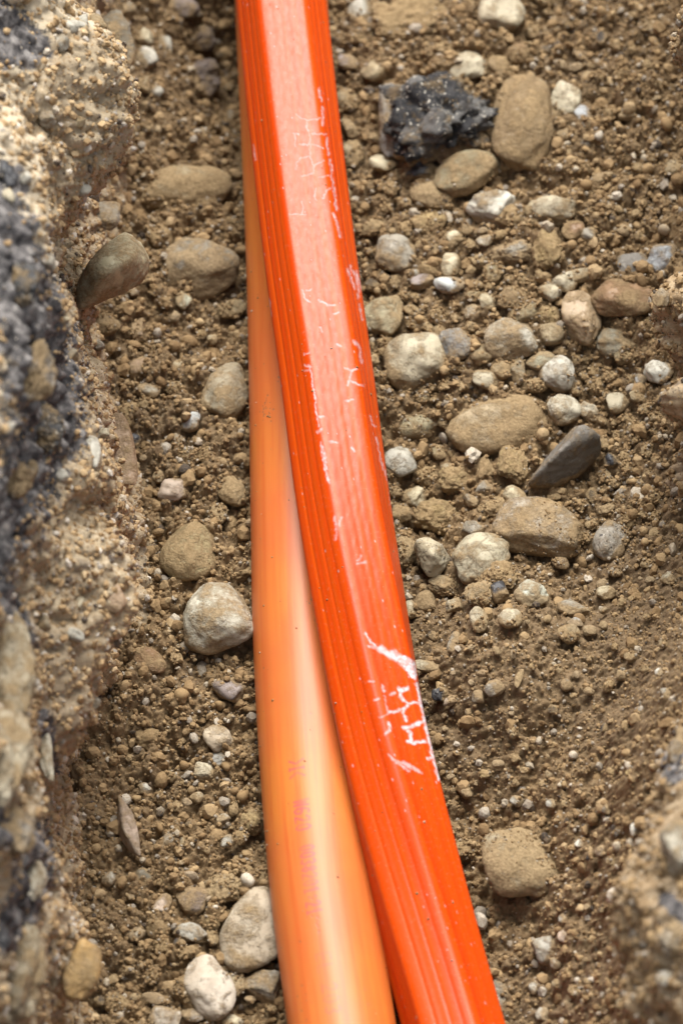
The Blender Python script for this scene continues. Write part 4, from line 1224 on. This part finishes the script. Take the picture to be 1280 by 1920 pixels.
t.b.inputs['Subsurface Radius'].default_value = (0.006, 0.002, 0.0005)
t.b.inputs['Subsurface Scale'].default_value = 1.0
t.bump(t.math('ADD', t.math('MULTIPLY', st1, 0.5), t.math('MULTIPLY', ats, 0.8)), 0.25, 0.0004)
o = link('conduit_pipe', lme, t.m)
tag(o, 'smooth round pale orange plastic pipe with faint printed lettering, left of the flat-faced one', 'pipe')

# the hexagonal duct bundle lying on and beside it
AP = 0.0209
NHEX = np.arange(6) * math.pi / 3


def hexrad(p):
    c = np.cos(p[:, None] - NHEX[None, :])
    r = (np.clip(c, 0, None) ** 19).sum(1) ** (-1 / 19) * AP
    f = (p + math.pi / 6) % (math.pi / 3) - math.pi / 6      # angle inside one face
    s_ = np.tan(f) * AP                                         # metres across that face
    return r + 0.00005 * np.cos(s_ / 0.0040 * 2 * math.pi) * np.clip(1 - np.abs(s_) / 0.0115, 0, 1)


rc = [(-2500, 400, .066), (-600, 465, .066), (-300, 495, .067), (0, 527, .0665), (250, 554, .066), (500, 584, .0645), (700, 612, .0625), (950, 645, .058), (1150, 677, .0525),
      (1400, 722, .043), (1700, 790, .030), (1900, 843, .024), (2100, 900, .021), (2400, 990, .021), (3000, 1160, .021), (6000, 1420, .021)]
RP = pipe_path(rc, AP)
_, rowp = to_px(RP)
tw = np.radians(np.interp(-rowp, [-3000, -1900, -1700, -1400, -1150, -950, -500, 0, 600], [52, 47, 42, 26, 16, 10, 3, -3, -6]))
tw = np.convolve(np.pad(tw, 100, mode='edge'), np.ones(201) / 201, mode='valid')
RV = sweep(RP, PH, hexrad, np.zeros(len(RP)))
# the profile itself turns: evaluate it at phi - twist so the fine mesh rows stay on the upper side
T = np.gradient(RP, axis=0)
T /= np.linalg.norm(T, axis=1)[:, None]
Rt = np.cross(T, [0, 0, 1.0])
Rt /= np.linalg.norm(Rt, axis=1)[:, None]
Uu = np.cross(Rt, T)
loc = PH[None, :] - tw[:, None]
rr = hexrad(loc.ravel()).reshape(loc.shape)
arc = np.concatenate([[0], np.cumsum(np.linalg.norm(np.diff(RP, axis=0), axis=1))])
nP, nC = loc.shape
Ur = loc * 0.0235
Vr = np.broadcast_to(arc[:, None], (nP, nC))
for ga in (42, 56, 74):        # lengthwise grooves in the side faces
    for sg_ in (-1, 1):
        rr = rr - 0.00018 * np.exp(-((np.degrees(loc) - sg_ * ga) / 2.0) ** 2)
# wrinkles and dents on the upper face
face = np.exp(-(loc / math.radians(26)) ** 6)
wr = vn2((Ur / 0.0045).ravel(), (Vr / 0.010 - Ur / 0.012).ravel(), 41).reshape(loc.shape) * 0.5 + vn2((Ur / 0.0022).ravel(), (Vr / 0.0045 - Ur / 0.006).ravel(), 42).reshape(loc.shape) * 0.35
rr = rr + face * 0.00012 * wr
RV = RP[:, None, :] + rr[..., None] * (np.sin(PH)[None, :, None] * Rt[:, None, :] + np.cos(PH)[None, :, None] * Uu[:, None, :])
rme = mesh_from('duct_bundle', RV.reshape(-1, 3), grid_faces(nP, nC, True)[:, ::-1])
add_uv(rme, Ur, Vr)
xx, yy_ = to_px(RV)
top = np.cos(PH)[None, :] > -0.05
jit = vn2(xx.ravel() / 7, yy_.ravel() / 7, 8).reshape(xx.shape) * 1.6 + vn2(xx.ravel() / 3, yy_.ravel() / 3, 9).reshape(xx.shape) * 1.0
jx, jy = xx + jit, yy_ + vn2(xx.ravel() / 6, yy_.ravel() / 6, 19).reshape(xx.shape) * 1.6
sc = np.zeros_like(xx)


def scuff(strokes, wd, amt=1.0, soft=2.0):
    wd, soft = wd * 0.78, soft * 1.6
    global sc
    sc = np.maximum(sc, amt * seg_mark(jx, jy, strokes, wd, soft) * top)


# the broad white tear and the white net of cracks on the lower half
scuff([[(684, 1187), (694, 1203), (704, 1213)]], 2.0, .8)
scuff([[(690, 1212), (706, 1214), (722, 1222)]], 3.5, .55)
scuff([[(712, 1216), (735, 1230), (752, 1240)]], 7, .75, 4)
scuff([[(735, 1226), (757, 1242), (768, 1252)]], 10, .8, 4)
scuff([[(758, 1234), (772, 1244), (778, 1262)], [(765, 1252), (775, 1268)]], 7, 1)
scuff([[(781, 1282), (785, 1300), (789, 1320), (794, 1345), (799, 1368), (805, 1392), (812, 1420), (822, 1460)]], 3.6, 1)
scuff([[(788, 1318), (798, 1350), (802, 1372)]], 5, 1)
scuff([[(763, 1291), (752, 1294), (750, 1305), (755, 1312)]], 4, 1)
scuff([[(748, 1290), (752, 1305)]], 4, .9)
scuff([[(755, 1312), (764, 1320), (776, 1318), (788, 1316)]], 2.6, .9)
scuff([[(764, 1322), (754, 1330), (757, 1340), (762, 1352)]], 3.2, .85)
scuff([[(757, 1366), (770, 1362), (784, 1356), (796, 1352)]], 4, 1)
scuff([[(758, 1364), (768, 1372), (770, 1388), (764, 1391), (775, 1393), (797, 1390)]], 3.2, .95)
scuff([[(730, 1336), (740, 1334), (749, 1330)]], 3, .75)
scuff([[(728, 1338), (722, 1320), (720, 1305)], [(712, 1345), (730, 1338)]], 1.6, .45)
scuff([[(728, 1355), (731, 1368), (722, 1376)]], 3, .75)
scuff([[(692, 1278), (700, 1277)], [(716, 1284), (720, 1296)], [(732, 1302), (738, 1300)], [(702, 1312), (710, 1310)]], 2.2, .6)
scuff([[(728, 1416), (745, 1430), (768, 1446)], [(755, 1428), (775, 1440), (785, 1444)], [(740, 1424), (790, 1450)]], 2.2, .6)
scuff([[(800, 1422), (812, 1420)]], 3, .8)
# net of hairline cracks on the upper half
scuff([[(556, 215), (570, 224), (574, 226), (602, 222)], [(573, 226), (578, 250), (582, 265), (576, 272), (562, 270)], [(549, 249), (562, 250)], [(552, 250), (553, 272)],
       [(585, 250), (612, 252)], [(580, 270), (603, 276)], [(582, 272), (580, 293), (588, 312), (588, 325)], [(578, 293), (565, 296), (556, 305), (555, 318)],
       [(588, 312), (606, 300)], [(566, 330), (588, 325)], [(598, 332), (616, 330)], [(541, 401), (572, 402)], [(566, 378), (567, 402)], [(592, 352), (590, 368), (594, 376)],
       [(606, 372), (610, 358), (620, 352)]], 1.0, .5, 1.8)
scuff([[(598, 165), (603, 190)], [(604, 200), (606, 235)], [(612, 258), (616, 290)], [(619, 300), (624, 345), (631, 395)], [(625, 400), (634, 430), (638, 445)]], 2.2, .7, 2.2)
scuff([[(656, 500), (668, 520), (672, 545), (671, 560)], [(652, 505), (664, 540)], [(664, 640), (675, 655), (678, 680)]], 3.0, .5, 2)
scuff([[(668, 508), (678, 545)], [(674, 570), (679, 600)]], 1.6, .7)
scuff([[(645, 690), (660, 695), (668, 690)], [(658, 697), (654, 712), (650, 722)], [(655, 713), (670, 720), (680, 724)], [(648, 752), (662, 748)], [(632, 645), (638, 650)], [(600, 615), (603, 622)]], 1.6, .7, 2)
scuff([[(567, 545), (572, 560), (580, 566)], [(575, 546), (583, 543)], [(598, 563), (612, 572), (628, 571)], [(625, 590), (635, 585)]], 1.7, .6, 1.6)
scuff([[(571, 663), (581, 662)], [(570, 684), (582, 688), (579, 694), (571, 694)]], 1.5, .6)
scuff([[(582, 694), (590, 745), (597, 800)]], 1.3, .75, 1.5)
scuff([[(602, 830), (608, 880), (618, 905)], [(604, 835), (612, 880)]], 2.2, .7)
scuff([[(618, 828), (632, 830)], [(595, 810), (603, 805)], [(598, 780), (606, 782)], [(660, 838), (664, 845)]], 2.2, .6)
scuff([[(695, 780), (698, 795), (704, 800)], [(706, 820), (712, 850), (718, 880)], [(722, 880), (732, 930), (740, 985)]], 1.8, .6)
scuff([[(626, 968), (631, 990), (628, 1012)], [(640, 970), (636, 984)], [(672, 1050), (678, 1042)], [(670, 1058), (685, 1054)]], 2.4, .4)
scuff([[(475, 270), (480, 300)], [(505, 560), (508, 590)], [(522, 715), (527, 725)]], 1.2, .7)
sc *= 0.50 + 0.42 * np.clip(vn2(xx.ravel() / 4, yy_.ravel() / 4, 14).reshape(xx.shape) * 1.4 + 0.6, 0, 1)
for k in range(260):            # chips along the faces
    i, j = sr.integers(0, nP), sr.integers(20, 210)
    d = np.hypot(Ur[max(i - 6, 0):i + 6] - Ur[i, j], (Vr[max(i - 6, 0):i + 6] - Vr[i, j]) * 0.5)
    sc[max(i - 6, 0):i + 6] = np.maximum(sc[max(i - 6, 0):i + 6], 0.55 * np.clip(1.3 - d / sr.uniform(0.00015, 0.0004), 0, 1))
add_attr(rme, 'scuff', sc)

t = NT('orange_duct')
uvn = t.n('ShaderNodeUVMap').outputs[0]
mp = t.n('ShaderNodeMapping')
mp.inputs['Scale'].default_value = (1.0, 0.004, 1.0)
t.l(uvn, mp.inputs['Vector'])
st1 = t.noise(mp.outputs[0], 330, 4, 0.6)
mp2 = t.n('ShaderNodeMapping')
mp2.inputs['Rotation'].default_value = (0, 0, 0.5)
mp2.inputs['Scale'].default_value = (1.0, 0.5, 1.0)
t.l(uvn, mp2.inputs['Vector'])
rp = t.noise(mp2.outputs[0], 420, 5, 0.65)
c1 = t.mix(t.ramp(st1, [(0.40, 0.0), (0.68, 1.0)]), (0.50, 0.045, 0.002), (0.55, 0.066, 0.003))
c1 = t.mix(t.ramp(t.noise(mp.outputs[0], 120, 2, 0.5), [(0.55, 0.0), (0.70, 0.5)]), c1, (0.36, 0.020, 0.001))
att = t.n('ShaderNodeAttribute', attribute_name='scuff').outputs['Fac']
c1 = t.mix(att, c1, (0.56, 0.55, 0.57))
dst = t.ramp(t.noise(uvn, 500, 6, 0.78), [(0.56, 0.0), (0.74, 0.5)])
c1 = t.mix(dst, c1, (0.52, 0.20, 0.12))
t.l(c1, t.b.inputs['Base Color'])
t.b.inputs['Specular IOR Level'].default_value = 0.22
rg = t.ramp(rp, [(0.35, 0.30), (0.65, 0.42)])
t.l(t.math('ADD', rg, t.math('MULTIPLY', att, 0.3)), t.b.inputs['Roughness'])
t.bump(t.math('ADD', t.math('ADD', t.math('MULTIPLY', st1, 0.5), t.math('MULTIPLY', rp, 0.7)), t.math('MULTIPLY', att, 1.2)), 0.16, 0.0005)
o = link('duct_bundle', rme, t.m)
tag(o, 'flat-faced deep orange duct with white scuffs and cracks, twisting across the smooth round pipe', 'duct')

# ------------------------------------------------------------------ soil crumbs (nobody could count them)
def crumbs(name, P, R, sub, seed, flat=0.8):
    Vt, F = ico(sub)
    n, k = len(P), len(Vt)
    r = np.random.default_rng(seed)
    q_ = r.normal(size=(n, 4))
    q_ /= np.linalg.norm(q_, axis=1)[:, None]
    w, x, y, z = q_.T
    M = np.stack([1 - 2 * (y * y + z * z), 2 * (x * y - z * w), 2 * (x * z + y * w), 2 * (x * y + z * w), 1 - 2 * (x * x + z * z), 2 * (y * z - x * w),
                  2 * (x * z - y * w), 2 * (y * z + x * w), 1 - 2 * (x * x + y * y)], 1).reshape(n, 3, 3)
    sc_ = r.uniform(0.6, 1.25, (n, 3)) * R[:, None]
    jt = r.uniform(0.74, 1.2, (n, k, 1)) if sub < 2 else 1 + 0.16 * np.sin(Vt @ r.normal(size=(3, 3)) * 2.2).sum(1)[None, :, None] * r.uniform(-1, 1, (n, 1, 1)) + r.uniform(-.03, .03, (n, k, 1))
    V = Vt[None] * jt * sc_[:, None, :]
    V = np.einsum('nij,nkj->nki', M, V) + P[:, None, :]
    FF = (F[None] + (np.arange(n) * k)[:, None, None]).reshape(-1, 3)
    return V.reshape(-1, 3), FF


def surf_z(x, y):
    z = g_full(x, y)
    ix = np.clip(((x - RX0) / RAST).astype(int), 0, RNX - 1)
    iy = np.clip(((y - RY0) / RAST).astype(int), 0, RNY - 1)
    hs_ = HST[iy, ix]
    on = hs_ > z
    return np.where(on, hs_, z), on, DST[iy, ix]


def scatter(n, rmin, rmax, pw, seed, sink, stones=False):
    r = np.random.default_rng(seed)
    x = r.uniform(-0.195, 0.205, n)
    y = r.uniform(-0.35, 0.44, n)
    z, on, du = surf_z(x, y)
    cl = 0.5 + 0.5 * vn2(x / 0.012, y / 0.012, seed % 50) + 0.3 * vn2(x / 0.04, y / 0.04, 2)
    gsm = g_smooth(x, y) + 0.0075
    low = np.clip(1 - (z - gsm) / 0.006, 0, 1)
    cm = cl + 0.5 * vn2(x / 0.005, y / 0.005, 17)
    keep = np.where(on, (cm > 1.25 - 0.9 * du - 0.8 * low) & (r.uniform(size=n) < 0.85), r.uniform(size=n) < 0.45 + 0.55 * cl)
    fz = np.exp(-(((x - 0.10) / 0.075) ** 2 + ((y + 0.10) / 0.085) ** 2) ** 2)
    if rmin > 0.001:
        keep &= r.uniform(size=n) > 0.85 * fz
    keep &= (on & (du > 0.3)) if stones else (~on | (low > 0.2))
    u = r.uniform(size=n)
    R = rmin * (rmax / rmin) ** (u ** pw)
    R = np.where(on, np.minimum(R, 0.0010), R)
    P = np.stack([x, y, z + R * sink], 1)
    return P[keep], R[keep]


VV, FF, off = [], [], 0
for (n, r0, r1, pw, sub, sd, sk, ons) in [(150000, .00028, .0008, 1.6, 1, 104, .3, True), (130000, .00030, .0010, 1.5, 1, 101, .6, False), (24000, .0011, .0022, 1.5, 1, 102, .4, False), (5200, .0018, .0040, 1.6, 2, 103, .1, False)]:
    P, R = scatter(n, r0, r1, pw, sd, sk, ons)
    V, F = crumbs('c', P, R, sub, sd)
    VV.append(V)
    FF.append(F + off)
    off += len(V)
for (WV, sd, wall, WT) in ((LWV, 5, LW, LWT), (RWV, 6, RW, RWT)):
    r = np.random.default_rng(sd)
    nr, nc, _ = WV.shape
    yv = WV[0, :, 1]
    cols = np.nonzero((yv > -0.47) & (yv < 0.39))[0]
    n = 100000
    ii, jj = r.integers(20, nr, n), r.choice(cols, n)
    R = 0.0004 * (6.0 ** (r.uniform(size=n) ** 2.6))
    ok = r.uniform(size=n) > np.clip(WT[ii, jj] * 1.5 - 0.35, 0, 0.97)
    V, F = crumbs('c', WV[ii, jj][ok], R[ok], 1, sd)
    o = link('wall_grains', mesh_from('wall_grains', V, F, False), M_wgrain if wall is LW else M_crumb, wall)
    o['kind'] = 'stuff'
gr = np.random.default_rng(55)
for (PV, cnt) in ((LV, 170), (RV, 110)):
    rows = np.nonzero((PV[:, 0, 1] > -0.33) & (PV[:, 0, 1] < 0.4))[0]
    ii, jj = gr.choice(rows, cnt), gr.integers(25, 205, cnt)
    P = PV[ii, jj]
    R = 0.00025 * (3.2 ** (gr.uniform(size=cnt) ** 2.2))
    V, F = crumbs('c', P, R, 1, 77)
    VV.append(V)
    FF.append(F + off)
    off += len(V)
# fine gravel: rounder, paler, thickest among the larger stones on the right
gv = np.random.default_rng(91)
n = 5200
x, y = gv.uniform(-0.19, 0.2, n), gv.uniform(-0.34, 0.42, n)
z, on, du = surf_z(x, y)
wgt = 0.12 + 0.88 * np.exp(-(((x - 0.10) / 0.10) ** 2 + ((y - 0.13) / 0.15) ** 2) ** 2) + 0.6 * np.exp(-(((x + 0.075) / 0.04) ** 2 + ((y + 0.19) / 0.07) ** 2))
wgt = wgt * np.clip(0.6 + vn2(x / 0.02, y / 0.02, 33), 0.1, 1.3) * (1 - 0.8 * np.exp(-(((x - 0.10) / 0.07) ** 2 + ((y + 0.10) / 0.07) ** 2)))
ok = (gv.uniform(size=n) < wgt) & ~on
P = np.stack([x, y, z + 0.0004], 1)[ok]
R = 0.0010 * (3.4 ** (gv.uniform(size=len(P)) ** 2.0))
V, F = crumbs('g', P, R, 2, 92)
o = link('fine_gravel', mesh_from('fine_gravel', V, F), M_gravel)
o['kind'] = 'stuff'
o = link('soil_crumbs', mesh_from('soil_crumbs', np.vstack(VV), np.vstack(FF), False), M_crumb)
o['kind'] = 'stuff'
print('objects', len(bpy.data.objects))
